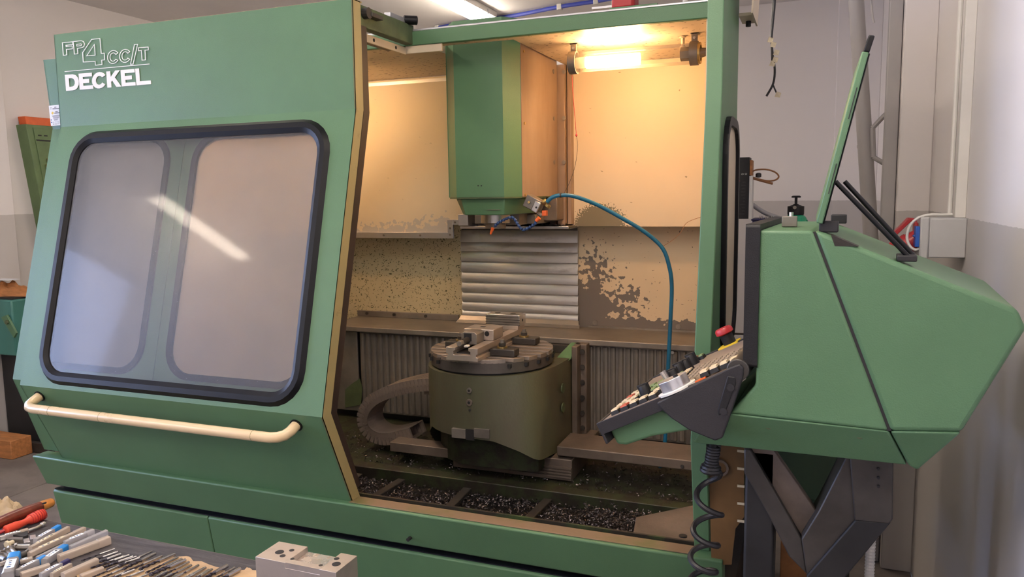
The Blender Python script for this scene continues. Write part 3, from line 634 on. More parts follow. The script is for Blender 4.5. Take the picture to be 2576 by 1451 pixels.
solid('letter_e', [(1574, 603), (1757, 588), (1760, 634), (1630, 645), (1633, 680), (1722, 672), (1726, 722), (1637, 730), (1640, 768), (1768, 758), (1772, 802), (1590, 817)])
solid('letter_l', [(1765, 586), (1815, 580), (1827, 748), (1970, 738), (1973, 786), (1783, 802)])
solid('rule_line', [(845, 619), (1953, 519), (1954, 528), (846, 628)])
outline('letter_f', [[(815, 247), (950, 234), (953, 270), (863, 280), (865, 296), (943, 288), (946, 326), (868, 334), (873, 405), (828, 411)]])
outline('letter_p', [[(958, 232), (1060, 220), (1090, 230), (1105, 262), (1095, 298), (1065, 312), (1012, 320), (1018, 390), (972, 396)], [(1003, 268), (1058, 261), (1070, 271), (1060, 284), (1005, 290)]])
outline('digit_4', [[(1197, 203), (1305, 192), (1322, 385), (1362, 382), (1367, 470), (1328, 474), (1333, 530), (1248, 540), (1243, 490), (1088, 498), (1080, 375)], [(1233, 268), (1243, 408), (1133, 418)]])
outline('letter_c', [carc(1478, 433, 74, 85, 42, 54, 35)])
outline('letter_c', [carc(1634, 418, 74, 85, 42, 54, 35)])
outline('slash', [[(1755, 270), (1797, 266), (1738, 524), (1705, 527)]])
outline('letter_t', [[(1805, 312), (1935, 302), (1938, 340), (1893, 344), (1900, 470), (1855, 474), (1846, 347), (1808, 351)]])

# ================================================================== SPINDLE HEAD
hd_ = thing('spindle_head', 'green and cream vertical spindle head cover hanging from the roof', 'spindle head', (-1.19, 2.95, 1.53))
ht = 2.26
MB().hexa([V(-1.353, 2.80, 1.605), V(-1.286, 2.72, 1.605), V(-1.286, 2.726, 1.605), V(-1.347, 2.80, 1.605)], [V(-1.353, 2.80, ht), V(-1.286, 2.72, ht), V(-1.286, 2.726, ht), V(-1.347, 2.80, ht)]).o('left_chamfer', 'green', hd_)
MB().box(-1.286, -1.089, 2.72, 2.726, 1.605, ht).o('front_cover', 'green', hd_)
MB().hexa([V(-1.089, 2.72, 1.605), V(-1.042, 2.785, 1.605), V(-1.046, 2.785, 1.605), V(-1.089, 2.726, 1.605)], [V(-1.089, 2.72, ht), V(-1.042, 2.785, ht), V(-1.046, 2.785, ht), V(-1.089, 2.726, ht)]).o('right_chamfer', 'green', hd_)
MB().box(-1.044, -1.040, 2.786, 3.22, 1.605, ht).o('side_cover', 'cream_oily', hd_)
MB().box(-1.357, -1.353, 2.80, 3.22, 1.605, ht).o('side_cover', 'green', hd_)
MB().prism([(-1.353, 2.80), (-1.286, 2.72), (-1.089, 2.72), (-1.042, 2.785), (-1.042, 3.22), (-1.353, 3.22)], 'z', 1.600, 1.606).o('bottom_plate', 'green_grimy', hd_)
for (px, py) in ((1203, 467), (1211, 467)): q = P(px, py, Y=2.7195); MB().cyl(q, q + V(0, -.001, 0), .0028, 8).o('cover_hole', 'black_iron', hd_)
for (px, py) in ((1317, 129), (1319, 310), (1321, 490)): q = P(px, py, X=-1.0395); MB().cyl(q, q + V(.003, 0, 0), .005, 8).o('cover_screw', 'brass', hd_)
for (px, py) in ((1392, 180), (1393, 298), (1394, 408)): q = P(px, py, X=-1.0395); MB().cyl(q, q + V(.003, 0, 0), .009, 10).o('cover_screw', 'dull_steel', hd_)
top = [V(-1.325, 2.80, 1.600), V(-1.275, 2.735, 1.600), V(-1.095, 2.735, 1.600), V(-1.05, 2.80, 1.600), V(-1.05, 3.1, 1.6), V(-1.325, 3.1, 1.6)]
bot = [V(-1.305, 2.82, 1.537), V(-1.262, 2.745, 1.537), V(-1.100, 2.745, 1.537), V(-1.085, 2.80, 1.537), V(-1.085, 3.1, 1.537), V(-1.305, 3.1, 1.537)]
lb = MB().hexa(bot, top).o('nose_cover', 'green', hd_, bev=.003)
MB().box(-1.17, -1.115, 2.7385, 2.742, 1.556, 1.558).o('nose_scratch', 'brown_steel', lb)
MB().cyl((-1.2, 2.90, 1.537), (-1.2, 2.90, 1.50), .06, 24).o('spindle_flange', 'steel', hd_, bev=.003)
MB().cyl((-1.2, 2.90, 1.50), (-1.2, 2.90, 1.478), .042, 24).o('spindle_nose', 'dull_steel', hd_, bev=.002)
MB().box(-1.28, -1.12, 2.96, 3.16, 1.49, 1.537).o('head_underside', 'dull_steel', hd_, bev=.003)
# coolant valve block on the head's side
vb = thing('coolant_valve', 'oily steel coolant valve block with orange tap on the spindle head', 'valve', (-1.04, 2.80, 1.53))
M = frame(P(1318, 510, Y=2.78), P(1366, 535, Y=2.78) - P(1318, 510, Y=2.78), V(0, 1, 0))
MB().box(0, .062, -.005, .05, -.012, .036, M).o('body', 'dull_steel', vb, bev=.003)
MB().box(.040, .066, -.012, -.005, -.012, .03, M).o('face_plate', 'steel', vb, bev=.003)
MB().cyl(M @ V(.056, -.013, .008), M @ V(.056, -.011, .008), .004, 10).o('port', 'black_iron', vb)
MB().cyl(M @ V(.02, -.006, .012), M @ V(.02, -.010, .012), .005, 8).o('screw', 'brass', vb)
q = P(1372, 512, Y=2.80)
MB().cyl(q + V(-.012, 0, .002), q + V(.004, 0, .01), .010, 8).o('hose_fitting', 'brass', vb, bev=.001)
MB().ring(q + V(.010, -.01, -.012), q + V(.016, -.01, -.004), .011, .007).o('hose_clip', 'brass', vb)
q = P(1370, 536, Y=2.79); MB().box(q.x - .008, q.x + .010, q.y - .01, q.y + .01, q.z - .010, q.z + .010, ).o('tap', 'orange', vb, bev=.002)
q = P(1360, 540, Y=2.795); MB().cyl(q + V(-.012, 0, .006), q + V(.006, 0, -.004), .008, 10).o('tap_stem', 'dull_steel', vb)
# segmented coolant nozzle
nz = thing('coolant_nozzle', 'blue segmented coolant nozzle with orange tip under the spindle head', 'nozzle', P(1352, 553, Y=2.76))
pth = bez([P(*p, Y=2.76) for p in ((1353, 552), (1346, 562), (1332, 572), (1317, 578), (1309, 572), (1301, 561), (1294, 551), (1286, 547), (1272, 551), (1256, 559), (1243, 570))], 10)
acc = [0]
for i in range(1, len(pth)): acc.append(acc[-1] + (pth[i] - pth[i - 1]).length)
def at(s):
    for i in range(1, len(pth)):
        if acc[i] >= s: 
            t_ = (s - acc[i - 1]) / (acc[i] - acc[i - 1] + 1e-9); return pth[i - 1].lerp(pth[i], t_), (pth[i] - pth[i - 1]).normalized()
    return pth[-1], (pth[-1] - pth[-2]).normalized()
seg = MB().lathe([(.0048, 0), (.0062, .001), (.0066, .005), (.0045, .008), (.0045, .0125)], n=12).mesh('segment', 'loc_blue', True)
ns = 17
for k in range(ns):
    p, d = at(acc[-1] * k / ns); z = d; xx = z.orthogonal().normalized(); yy = z.cross(xx)
    part('segment', seg, nz, Matrix(((xx.x, yy.x, z.x, p.x), (xx.y, yy.y, z.y, p.y), (xx.z, yy.z, z.z, p.z), (0, 0, 0, 1))))
MB().cyl(P(1357, 548, Y=2.76), P(1349, 556, Y=2.76), .008, 10, .007).o('collar', 'orange', nz)
MB().cyl(P(1240, 573, Y=2.76), P(1234, 589, Y=2.76), .0072, 12, .0035).o('tip', 'orange', nz)
# blue hose
hz = [P(1376, 508, Y=2.80), P(1390, 496, Y=2.80), P(1412, 491, Y=2.81), P(1445, 494, Y=2.83), P(1500, 514, Y=2.87), P(1560, 546, Y=2.90), P(1620, 582, Y=2.93), P(1665, 622, Y=2.95), P(1683, 668, Y=2.96), P(1690, 720, Y=2.97), P(1687, 800, Y=2.98), P(1682, 900, Y=2.99), P(1676, 1020, Y=3.0), P(1673, 1110, Y=3.0), P(1662, 1170, Y=2.99), P(1645, 1208, Y=2.97), P(1612, 1228, Y=2.93)]
tag(MB().tube(bez(hz, 8), .0078, 12).o('coolant_hose', 'hose_blue', None, smooth=True), 'long blue coolant hose looping from the spindle head into the chip pan', 'hose')
# wires
wr = [P(1438, 165, Y=2.83), P(1441, 230, Y=2.84), P(1450, 340, Y=2.85), P(1453, 370, Y=2.85), P(1446, 420, Y=2.84), P(1430, 465, Y=2.83), P(1416, 490, Y=2.82)]
t = thing('tie_wire', 'thin red and brown wire holding up the blue hose beside the lamp', 'wire', wr[0])
MB().tube(bez(wr[:3], 6), .0011, 6).o('red_wire', 'red', t)
MB().tube(bez(wr[2:], 6), .0009, 6).o('brown_wire', 'dark_steel', t)
MB().lathe([(.001, -.006), (.004, -.002), (.003, .004), (.001, .007)], wr[2], 8).o('knot', 'red', t)
MB().ring(P(1409, 491, Y=2.81), P(1413, 491, Y=2.81), .0095, .0075).o('hose_loop', 'dark_steel', t)
wr = [P(1663, 622, Y=2.95), P(1690, 605, Y=3.0), P(1712, 585, Y=3.05), P(1728, 560, Y=3.1), P(1765, 545, Y=3.2)]
tag(MB().tube(bez(wr, 6), .0009, 6).o('hose_wire', 'rust', None), 'thin rusty wire tying the blue hose to the right wall', 'wire')

# ================================================================== MACHINE LAMP
def machine_lamp(label, dx):
    ml = thing('machine_lamp', label, 'lamp', (-.62, 2.82, 2.16))
    LZ, LY = 2.092, 2.82
    MB().cyl((-.835, LY, LZ), (-.405, LY, LZ), .036, 28, cap=False).o('glass_tube', 'lamp_glass', ml, smooth=True)
    MB().cyl((-.795, LY, LZ - .004), (-.600, LY, LZ - .004), .021, 20).o('glowing_tube', 'warm_glow', ml, smooth=True)
    MB().cyl((-.835, LY, LZ - .002), (-.797, LY, LZ - .002), .020, 16).o('lamp_socket', 'sleeve', ml)
    MB().cyl((-.455, LY, LZ), (-.415, LY, LZ), .024, 6).o('lamp_holder', 'dull_steel', ml)
    for x in (-.845, -.408):
        c = MB().ring((x - .014, LY, LZ), (x + .014, LY, LZ), .041, .036, 28).o('clamp_band', 'dull_steel', ml, smooth=True)
        MB().box(x - .011, x + .011, LY - .003, LY + .003, LZ + .038, 2.162).o('clamp_strap', 'dull_steel', ml, bev=.001)
        MB().box(x - .014, x + .016, LY - .003, LY + .025, 2.157, 2.162).o('clamp_foot', 'dull_steel', ml, bev=.001)
        MB().cyl((x, LY - .003, LZ + .052), (x, LY - .009, LZ + .052), .005, 6).o('clamp_screw', 'steel', ml)
    MB().ring((-.394, LY, LZ), (-.386, LY, LZ), .037, .028, 24).o('end_ring', 'brass', ml)
    MB().cyl((-.39, LY, LZ), (-.355, LY, LZ + .004), .018, 14, .012).o('cable_gland', 'dull_steel', ml)
    MB().ring((-.86, LY, LZ), (-.857, LY, LZ), .03, .02, 20).o('end_ring', 'dull_steel', ml)
    MB().tube([(-.36, LY, LZ + .003), (-.33, LY + .01, LZ + .02), (-.29, LY + .02, LZ + .03)], .006, 8).o('lamp_cable', 'cable_black', ml)
    q = P(1718, 92, Z=2.16); MB().lathe([(.012, 0), (.012, -.004), (.006, -.006), (.006, -.03), (.010, -.034), (.010, -.05)][::-1], q, 14).o('roof_plug', 'cream', ml)
    ml.location.x += dx
machine_lamp('lit warm tubular machine lamp clamped under the enclosure roof', 0)
machine_lamp('second tubular machine lamp under the roof hidden behind the door', -1.47)

# ================================================================== ROTARY TABLE
CX, CY, R, ZT = -1.208, 2.858, .248, 1.0
rt = thing('rotary_table', 'oily green rotary table base with slotted round steel table', 'rotary table', (CX, CY, .55))
ZB = .946
MB().cyl((CX, CY, ZB), (CX, CY, ZT - .014), R, 64).o('disc', 'rim_steel', rt, smooth=True)
# top face cut by T-slots into strips: each strip a part
slots = [-.20, -.15, -.095, -.035, .025, .085, .145, .20]
edges = [-R] + slots + [R]
ang = math.radians(2)       # slots run almost along the front of the machine
Mz = Matrix.Translation((CX, CY, 0)) @ Matrix.Rotation(ang, 4, 'Z')
for a, b in zip(edges[:-1], edges[1:]):
    lo = a + (.009 if a > -R else 0); hi = b - (.009 if b < R else 0); pts = []
    for k in range(9):
        v_ = lo + (hi - lo) * k / 8; pts.append((math.sqrt(max(0, R * R - v_ * v_)), v_))
    pts += [(-x, y) for (x, y) in pts[::-1]]
    MB().prism(pts, 'z', ZT - .016, ZT, Mz).o('table_strip', 'table_top', rt, bev=.001)
MB().cyl((CX, CY, ZT - .0142), (CX, CY, ZT - .0135), R - .002, 48).o('slot_floor', 'black_iron', rt)
for v_ in slots:                              # T-slot mouths at the rim
    x = math.sqrt(R * R - v_ * v_)
    for s in (-1, 1):
        M2 = Mz @ Matrix.Translation((s * x, v_, 0))
        MB().box(-.006, .006, -.010, .010, ZT - .034, ZT - .020, M2).o('slot_mouth', 'black_iron', rt)
MB().cyl((CX, CY, ZB - .008), (CX, CY, ZB), R - .012, 48).o('gap_ring', 'black_iron', rt)
plan = []; zb_ = []
def add(x, y, zb): plan.append((x, y)); zb_.append(zb)
add(-1.468, 3.12, .55); add(-1.468, 2.86, .560)
for k in range(1, 8):
    t_ = math.radians(180 + 85 * k / 8); add(CX + .26 * math.cos(t_), CY + .262 * math.sin(t_), .575 + .125 * min(1, k / 4))
add(-1.19, 2.596, .698); add(-1.10, 2.600, .694); add(-1.0, 2.606, .664); add(-.945, 2.612, .640); add(-.928, 2.622, .634); add(-.922, 2.65, .628); add(-.922, 3.12, .55)
n = len(plan); zt = ZB - .008; topp = list(plan)
topp[-7:] = [(-1.19, 2.597), (-1.10, 2.619), (-1.03, 2.668), (-.985, 2.722), (-.956, 2.785), (-.938, 2.85), (-.922, 3.12)]
m_ = MB(); m_.add([V(*p, zt) for p in topp] + [V(*p, z) for p, z in zip(plan, zb_)], [tuple(range(n))] + [(i, (i + 1) % n, n + (i + 1) % n, n + i) for i in range(n)])
m_.o('table_body', 'green_table', rt, smooth=True)
MB().prism([(p[0] * .90 + CX * .10, p[1] * .78 + (CY + .1) * .22) for p in plan], 'z', .56, .74).o('body_core', 'ledge_green', rt)  # darker green than the body: underside shade put into the colour
fY = 2.597
for (px, py, r, m) in ((1181, 982, .011, 'dull_steel'), (1181, 1012, .013, 'brown_steel'), (1182, 1031, .005, 'dark_steel')):
    q = P(px, py, Y=fY); MB().cyl(q + V(0, .008, 0), q + V(0, -.005, 0), r, 18).o('body_plug', m, rt, bev=.001)
    MB().cyl(q + V(0, -.005, 0), q + V(0, -.006, 0), r * .45, 6).o('plug_socket', 'black_iron', rt)
for (a, b) in ((1137, 1172), (1193, 1232)):
    q0, q1 = P(a, 1076, Y=fY), P(b, 1103, Y=fY); MB().box(q0.x, q1.x, fY - .005, fY + .03, q1.z, q0.z).o('slot_block', 'dull_steel', rt, bev=.001)
q0, q1 = P(1172, 1078, Y=fY), P(1193, 1108, Y=fY); MB().box(q0.x, q1.x, fY - .002, fY + .03, q1.z, q0.z).o('slot_block', 'black_iron', rt)
q = [P(1098, 985, Y=2.650), P(1111, 992, Y=2.636), P(1111, 1012, Y=2.636), P(1098, 1004, Y=2.650)]; MB().hexa(q, [p + V(-.004, .006, 0) for p in q]).o('type_plate', 'orange', rt)
MB().box(-.924, -.90, 3.03, 3.10, .60, .985).o('mounting_flange', 'brown_steel', rt, bev=.003)
MB().box(-.93, -.875, 3.085, 3.15, .60, .985).o('mounting_plate', 'brown_steel', rt, bev=.003)
for k in range(6):
    q = V(-.897, 3.03, .955 - k * .066); MB().cyl(q + V(.004, .06, 0), q + V(.004, .045, 0), .011, 12).o('mounting_bolt', 'dark_steel', rt)
MB().hexa([V(-.99, 3.0, .93), V(-.925, 3.0, .93), V(-.915, 3.1, .985), V(-.95, 3.1, .985)], [V(-.99, 3.12, .93), V(-.925, 3.12, .93), V(-.90, 3.12, .985), V(-.95, 3.12, .985)]).o('lifting_lug', 'green', rt, bev=.004)
for (y_, z_) in ((2.9, .84), (2.9, .76)): MB().cyl((-.923, y_, z_), (-.918, y_, z_), .02, 16).o('side_plug', 'green_grimy', rt)

# ================================================================== VISE on the table
vs_ = thing('machine_vise', 'ground steel machine vise clamped on the round table', 'vise', (-1.21, 2.8, ZT))
x0, x1, y0, y1 = -1.277, -1.147, 2.575, 3.075
xm = (x0 + x1) / 2
prof = [(x0 + .008, ZT + .0005), (x0, ZT + .0005), (x0, ZT + .014), (x0 + .007, ZT + .016), (x0 + .007, ZT + .026), (x0, ZT + .028), (x0, ZT + .050), (x0 + .038, ZT + .050), (x0 + .038, ZT + .040), (x0 + .030, ZT + .036), (x0 + .030, ZT + .022), (xm + .035, ZT + .022), (xm + .035, ZT + .036), (xm + .027, ZT + .040), (xm + .027, ZT + .050), (x1, ZT + .050), (x1, ZT + .028), (x1 - .007, ZT + .026), (x1 - .007, ZT + .016), (x1, ZT + .014), (x1, ZT + .0005)]
MB().prism(prof, 'y', y0, y1).o('base', 'ground_steel', vs_, bev=.001)
MB().box(x0 + .031, xm + .034, y0 + .03, y1 - .01, ZT + .0225, ZT + .026).o('channel_floor', 'black_iron', vs_)
MB().box(x0 - .004, x1 + .004, 2.985, 3.065, ZT + .051, ZT + .066).o('fixed_jaw_foot', 'ground_steel', vs_, bev=.001)
fj = MB().box(x0 - .012, x1 + .012, 2.985, 3.06, ZT + .066, ZT + .114).o('fixed_jaw', 'steel', vs_, bev=.003)
for k in range(4): MB().box(x0 - .0125, x1 + .0125, 2.9838, 2.986, ZT + .070 + k * .0105, ZT + .0718 + k * .0105).o('jaw_groove', 'black_iron', fj)
for x in (x0 + .03, x1 - .03): MB().cyl((x, 3.02, ZT + .1142), (x, 3.02, ZT + .1150), .012, 16).o('jaw_recess', 'dark_steel', fj)
MB().cyl((x1 + .012, 3.02, ZT + .088), (x1 + .0128, 3.02, ZT + .088), .006, 12).o('jaw_port', 'black_iron', fj)
mj = MB().prism([(x0 + .002, ZT + .051), (x1 - .002, ZT + .051), (x1 - .002, ZT + .094), (x0 + .002, ZT + .094)], 'y', 2.735, 2.835).o('moving_jaw', 'ground_steel', vs_, bev=.003)
MB().cyl((x1 - .03, 2.7352, ZT + .077), (x1 - .03, 2.7342, ZT + .077), .010, 16).o('jaw_port', 'black_iron', mj)
MB().box(x0 + .05, x0 + .07, 2.78, 2.80, ZT + .094, ZT + .0945).o('jaw_recess', 'dark_steel', mj)
MB().prism([(x0 + .022, ZT + .045), (x0 + .088, ZT + .045), (x0 + .088, ZT + .086), (x0 + .076, ZT + .094), (x0 + .034, ZT + .094), (x0 + .022, ZT + .086)], 'y', 2.665, 2.734).o('nut_block', 'dull_steel', vs_, bev=.002)
MB().box(x0 + .034, x0 + .066, 2.6645, 2.668, ZT + .058, ZT + .088).o('nut_window', 'black_iron', vs_)
MB().cyl((x0 + .048, 2.69, ZT + .062), (x0 + .048, 2.615, ZT + .062), .013, 16).o('screw', 'dark_steel', vs_)
MB().cyl((x0 + .048, 2.616, ZT + .062), (x0 + .048, 2.590, ZT + .062), .0115, 6).o('hex_drive', 'dull_steel', vs_, bev=.001)
MB().box(x0 + .056, x0 + .074, 2.612, 2.634, ZT + .044, ZT + .052).o('wiper', 'white_plastic', vs_, bev=.003)
# clamps
def clamp(x, y, nm, mirror=1, group='vise clamps'):
    t = thing('vise_clamp', nm, 'clamp', (x, y, ZT), group); s = mirror
    MB().box(min(x, x + s * .10), max(x, x + s * .10), y - .028, y + .028, ZT + .001, ZT + .030).o('clamp_body', 'dark_steel', t, bev=.004)
    MB().box(min(x - s * .006, x), max(x - s * .006, x), y - .022, y + .022, ZT + .0165, ZT + .0255).o('clamp_nose', 'dark_steel', t)
    MB().cyl((x + s * .04, y, ZT + .030), (x + s * .04, y, ZT + .036), .020, 18).o('washer', 'brass', t)
    MB().cyl((x + s * .04, y, ZT + .036), (x + s * .04, y, ZT + .050), .015, 6).o('nut', 'dark_steel', t, bev=.001)
    MB().cyl((x + s * .04, y, ZT + .05), (x + s * .04, y, ZT + .062), .009, 12).o('stud', 'dull_steel', t)
clamp(x1 + .002, 2.715, 'black steel clamp with stud, front right of the vise')
clamp(x1 + .002, 2.955, 'black steel clamp with brassy washer, rear right of the vise')
clamp(x0 - .002, 2.80, 'black steel clamp half hidden on the left of the vise', -1)

# ================================================================== DRAG CHAIN
ch = thing('drag_chain', 'grey drag chain of plastic links looping left of the rotary table', 'cable chain', (-1.7, 2.86, .53))
pc = bez([P(*p, Y=2.80) for p in ((1092, 968), (1060, 969), (1030, 973), (1000, 980), (968, 990), (940, 1004), (920, 1024), (911, 1048), (914, 1072), (928, 1091), (952, 1103), (980, 1104), (1008, 1098), (1038, 1090))], 10)
L_ = [0]
for i in range(1, len(pc)): L_.append(L_[-1] + (pc[i] - pc[i - 1]).length)
lk = MB(); pt_ = .0182
lk.prism([(-pt_ / 2 + .0012, -.024), (pt_ / 2 - .0012, -.024), (pt_ / 2 - .0005, 0), (pt_ / 2 - .0012, .024), (-pt_ / 2 + .0012, .024), (-pt_ / 2 - .0005, 0)], 'y', 0, .012)
lk.prism([(-pt_ / 2 + .0012, -.024), (pt_ / 2 - .0012, -.024), (pt_ / 2 - .0012, .024), (-pt_ / 2 + .0012, .024)], 'y', .118, .13)
lk.box(-pt_ / 2 + .001, pt_ / 2 - .001, .0, .13, .0235, .0265); lk.box(-pt_ / 2 + .001, pt_ / 2 - .001, .0, .13, -.0265, -.0235)
lk.cyl((0, 0, .002), (0, -.003, .002), .0045, 8)
lkm = lk.mesh('link', 'chain'); nl = int(L_[-1] / pt_)
for k in range(nl):
    s = (k + .5) * pt_
    i = next(i for i in range(1, len(L_)) if L_[i] >= s); p = pc[i - 1].lerp(pc[i], (s - L_[i - 1]) / (L_[i] - L_[i - 1])); d = (pc[i] - pc[i - 1]).normalized()
    d = V(d.x, 0, d.z).normalized(); nz_ = V(-d.z, 0, d.x)
    part('link', lkm, ch, Matrix(((d.x, 0, nz_.x, p.x), (0, 1, 0, 2.80), (d.z, 0, nz_.z, p.z), (0, 0, 0, 1))))
MB().box(-1.50, -1.40, 2.81, 2.92, .79, .83).o('end_bracket', 'brown_steel', ch)

# ================================================================== SWARF
def swarf(name, n, rnd, label):
    m = MB(); R_ = random.Random(len(name) + n)
    for _ in range(n):
        p = rnd(R_); 
        if p is None: continue
        a = R_.uniform(0, 6.28); tl = R_.uniform(-.6, .6); s = R_.uniform(.006, .015); wd = R_.uniform(.0009, .0022)
        d = V(math.cos(a) * math.cos(tl), math.sin(a) * math.cos(tl), math.sin(tl)); u = d.orthogonal().normalized(); u.rotate(Matrix.Rotation(R_.uniform(0, 6.28), 3, d)); w_ = d.cross(u)
        a0 = p - d * s * .5; a1 = p + u * s * .28; a2 = p + d * s * .5
        m.add([a0 - w_ * wd, a0 + w_ * wd, a1 + w_ * wd, a1 - w_ * wd, a2 + w_ * wd, a2 - w_ * wd], [(0, 1, 2, 3), (3, 2, 4, 5)])
    ob = m.o(name, 'chips', None); tag(ob, label, 'metal chips', kind='stuff'); return ob
def pan(R_):
    x = R_.uniform(-1.75, -.28); y = R_.uniform(2.115, 2.645)
    dens = .45 + .55 * math.sin(x * 9 + 1.3) * math.sin(y * 11)
    if x > -.75: dens = 1.0
    if R_.random() > max(.22, dens): return None
    h = .012 + (.035 if x > -.75 else .0) * R_.random()
    return V(x, y, .456 + R_.random() * h)
swarf('swarf', 30000, pan, 'dark curled metal chips lying all over the chip pan')
def led(R_):
    x = R_.uniform(-2.0, -.3); y = R_.uniform(2.70, 3.1); return V(x, y, .508 + (y - 2.7) * .07 + R_.random() * .006)
swarf('swarf', 2200, led, 'sparse metal chips scattered on the green rear ledge')
def rim(R_):
    x = R_.uniform(-1.45, -1.0); y = R_.uniform(3.21, 3.35); return V(x, y, 1.478 + R_.random() * .006)
swarf('swarf', 700, rim, 'little chips lying on the ledge above the slat curtain')

# ================================================================== CONTROL CONSOLE (turned 4 degrees)
AC = math.radians(4); CO = V(-.116, 1.5, 0)
cxv = V(math.cos(AC), -math.sin(AC), 0); cyv = V(math.sin(AC), math.cos(AC), 0)
MC = Matrix(((cxv.x, cyv.x, 0, CO.x), (cxv.y, cyv.y, 0, CO.y), (0, 0, 1, 0), (0, 0, 0, 1))); MCi = MC.inverted()
def c2(px, py, yl=0):
    """(x, z) in the console's own frame of a point on the plane yl"""
    q = MCi @ P(px, py, pt=MC @ V(0, yl, 0), n=cyv); return (q.x, q.z)
WC = .42
cs = thing('control_console', 'green control console with black bezel, sloping keyboard and open lid', 'control console', (.1, 1.7, 1.0))
def cprism(name, pts, y0, y1, m, bev=0, parent=None, seg=3): return MB().prism(pts, 'y', y0, y1, MC).o(name, m, parent or cs, bev=bev, seg=seg)
zt_ = 1.545
# front housing (left of the seam): side, chamfered underside
def loft(name, near, chamf, m, bev):
    """housing: near outline at y=0, and the same outline with its bottom edge pulled in below"""
    a = [MC @ V(p[0], p[2], p[1]) for p in near]; b = [MC @ V(p[0], WC - p[2], p[1]) for p in near]
    return MB().hexa(a, b).o(name, m, cs, bev=bev, seg=4)
sT = c2(2046, 590); sB = c2(2237, 1085); sBB = c2(2283, 1170, .06)
lowL = c2(1835, 1040); lowLL = c2(1800, 1110, .06)
# the near face and its chamfer are separate slabs meeting at the fold
def slab(name, pts, m, bev=.006):
    vs = [V(*p) for p in pts]; return MB().hexa([MC @ p for p in vs], [MC @ V(p.x, WC - p.y, p.z) for p in vs]).o(name, m, cs, bev=bev, seg=4)
xL = c2(1905, 750)[0]
bl = c2(1742, 1113, .06); tipR = c2(2420, 1088); tipRB = c2(2308, 1184, .06)
slab('front_housing', [(xL, 0, zt_), (sT[0] - .001, 0, zt_), (sB[0] - .001, 0, sB[1]), (lowL[0], 0, lowL[1]), (xL, 0, lowL[1] + .06)], 'green')
slab('front_underside', [(lowL[0], 0, lowL[1]), (sB[0] - .001, 0, sB[1]), (sBB[0] - .001, .06, sBB[1]), (bl[0], .06, bl[1]), (bl[0] + .02, .02, bl[1] + .03)], 'green', .004)
r1 = c2(2072, 597); r2 = c2(2560, 778); r3 = c2(2576, 812); 
slab('rear_cover', [(sT[0] + .001, 0, zt_), (r1[0], 0, zt_ - .004), (r2[0], 0, r2[1]), (r3[0] + .004, 0, r3[1] - .01), (tipR[0], 0, tipR[1]), (sB[0] + .001, 0, sB[1])], 'green', .012)
slab('rear_underside', [(sB[0] + .001, 0, sB[1]), (tipR[0], 0, tipR[1]), (tipRB[0], .06, tipRB[1]), (sBB[0] + .001, .06, sBB[1])], 'green', .006)
MB().hexa([MC @ V(sT[0] - .004, .003, zt_ - .003), MC @ V(sT[0] + .004, .003, zt_ - .003), MC @ V(sB[0] + .004, .003, sB[1]), MC @ V(sB[0] - .004, .003, sB[1])], [MC @ V(sT[0] - .004, .02, zt_ - .003), MC @ V(sT[0] + .004, .02, zt_ - .003), MC @ V(sB[0] + .004, .02, sB[1]), MC @ V(sB[0] - .004, .02, sB[1])]).o('seam', 'black_iron', cs)
for (px, py) in ((1934, 1071), (2163, 1095)):
    q = c2(px, py, .02); MB().cyl(MC @ V(q[0], .016, q[1]), MC @ V(q[0], .03, q[1]), .006, 12).o('underside_screw', 'green_grimy', cs)
# grip in the rear cover: filled flush, darker green stands for its shade
g_ = [c2(*p, -.0005) for p in ((2090, 590), (2160, 620), (2100, 619))]
MB().hexa([MC @ V(p[0], -.0005, p[1]) for p in g_], [MC @ V(p[0], .03, p[1]) for p in g_]).o('grip_shade', 'ledge_green', cs)
# bezel round the screen
bx0 = c2(1873, 750)[0]; bx1 = c2(1909, 750)[0] - .012
zb0, zb1 = c2(1872, 922)[1], 1.556
bz = MB(); ho = rrect(.03, WC - .03, zb0 + .03, zb1 - .03, .02)
holed(bz, (-.004, WC + .004, zb0, zb1), ho, lambda y, z, d: MC @ V(bx0 + d, y, z), bx1 - bx0 + .012)
bz.o('screen_bezel', 'black_plastic', cs, bev=.006, seg=3)
MB().box(bx0 + .012, bx0 + .018, .03, WC - .03, zb0 + .03, zb1 - .03, MC).o('screen', 'rubber', cs)
# keyboard
tip = c2(1508, 1064); hin = c2(1866, 917)
kx = V(hin[0] - tip[0], 0, hin[1] - tip[1]); kl = kx.length; kx.normalize(); kn = V(-kx.z, 0, kx.x)
MK = MC @ Matrix(((kx.x, 0, kn.x, tip[0]), (0, 1, 0, 0), (kx.z, 0, kn.z, tip[1]), (0, 0, 0, 1)))     # u up the slope, v across, w out of the face
MKi = MK.inverted(); ko = MK @ V(0, 0, 0); knw = (MK.to_3x3() @ V(0, 0, 1))
def k2(px, py, h=0):
    q = MKi @ P(px, py, pt=ko + knw * h, n=knw); return q.x, q.y
kb = MB().box(0, kl, 0, WC, -.022, 0, MK).o('keyboard', 'taupe_panel', cs, bev=.003)
MB().box(-.004, kl, -.004, .0, -.024, .002, MK).o('keyboard_rim', 'grey_plastic', kb, bev=.001)
MB().box(-.006, .0, -.004, WC, -.045, .002, MK).o('keyboard_lip', 'grey_plastic', kb, bev=.002)
MB().box(0, kl, WC, WC + .004, -.024, .003, MK).o('keyboard_rim', 'grey_plastic', kb, bev=.001)
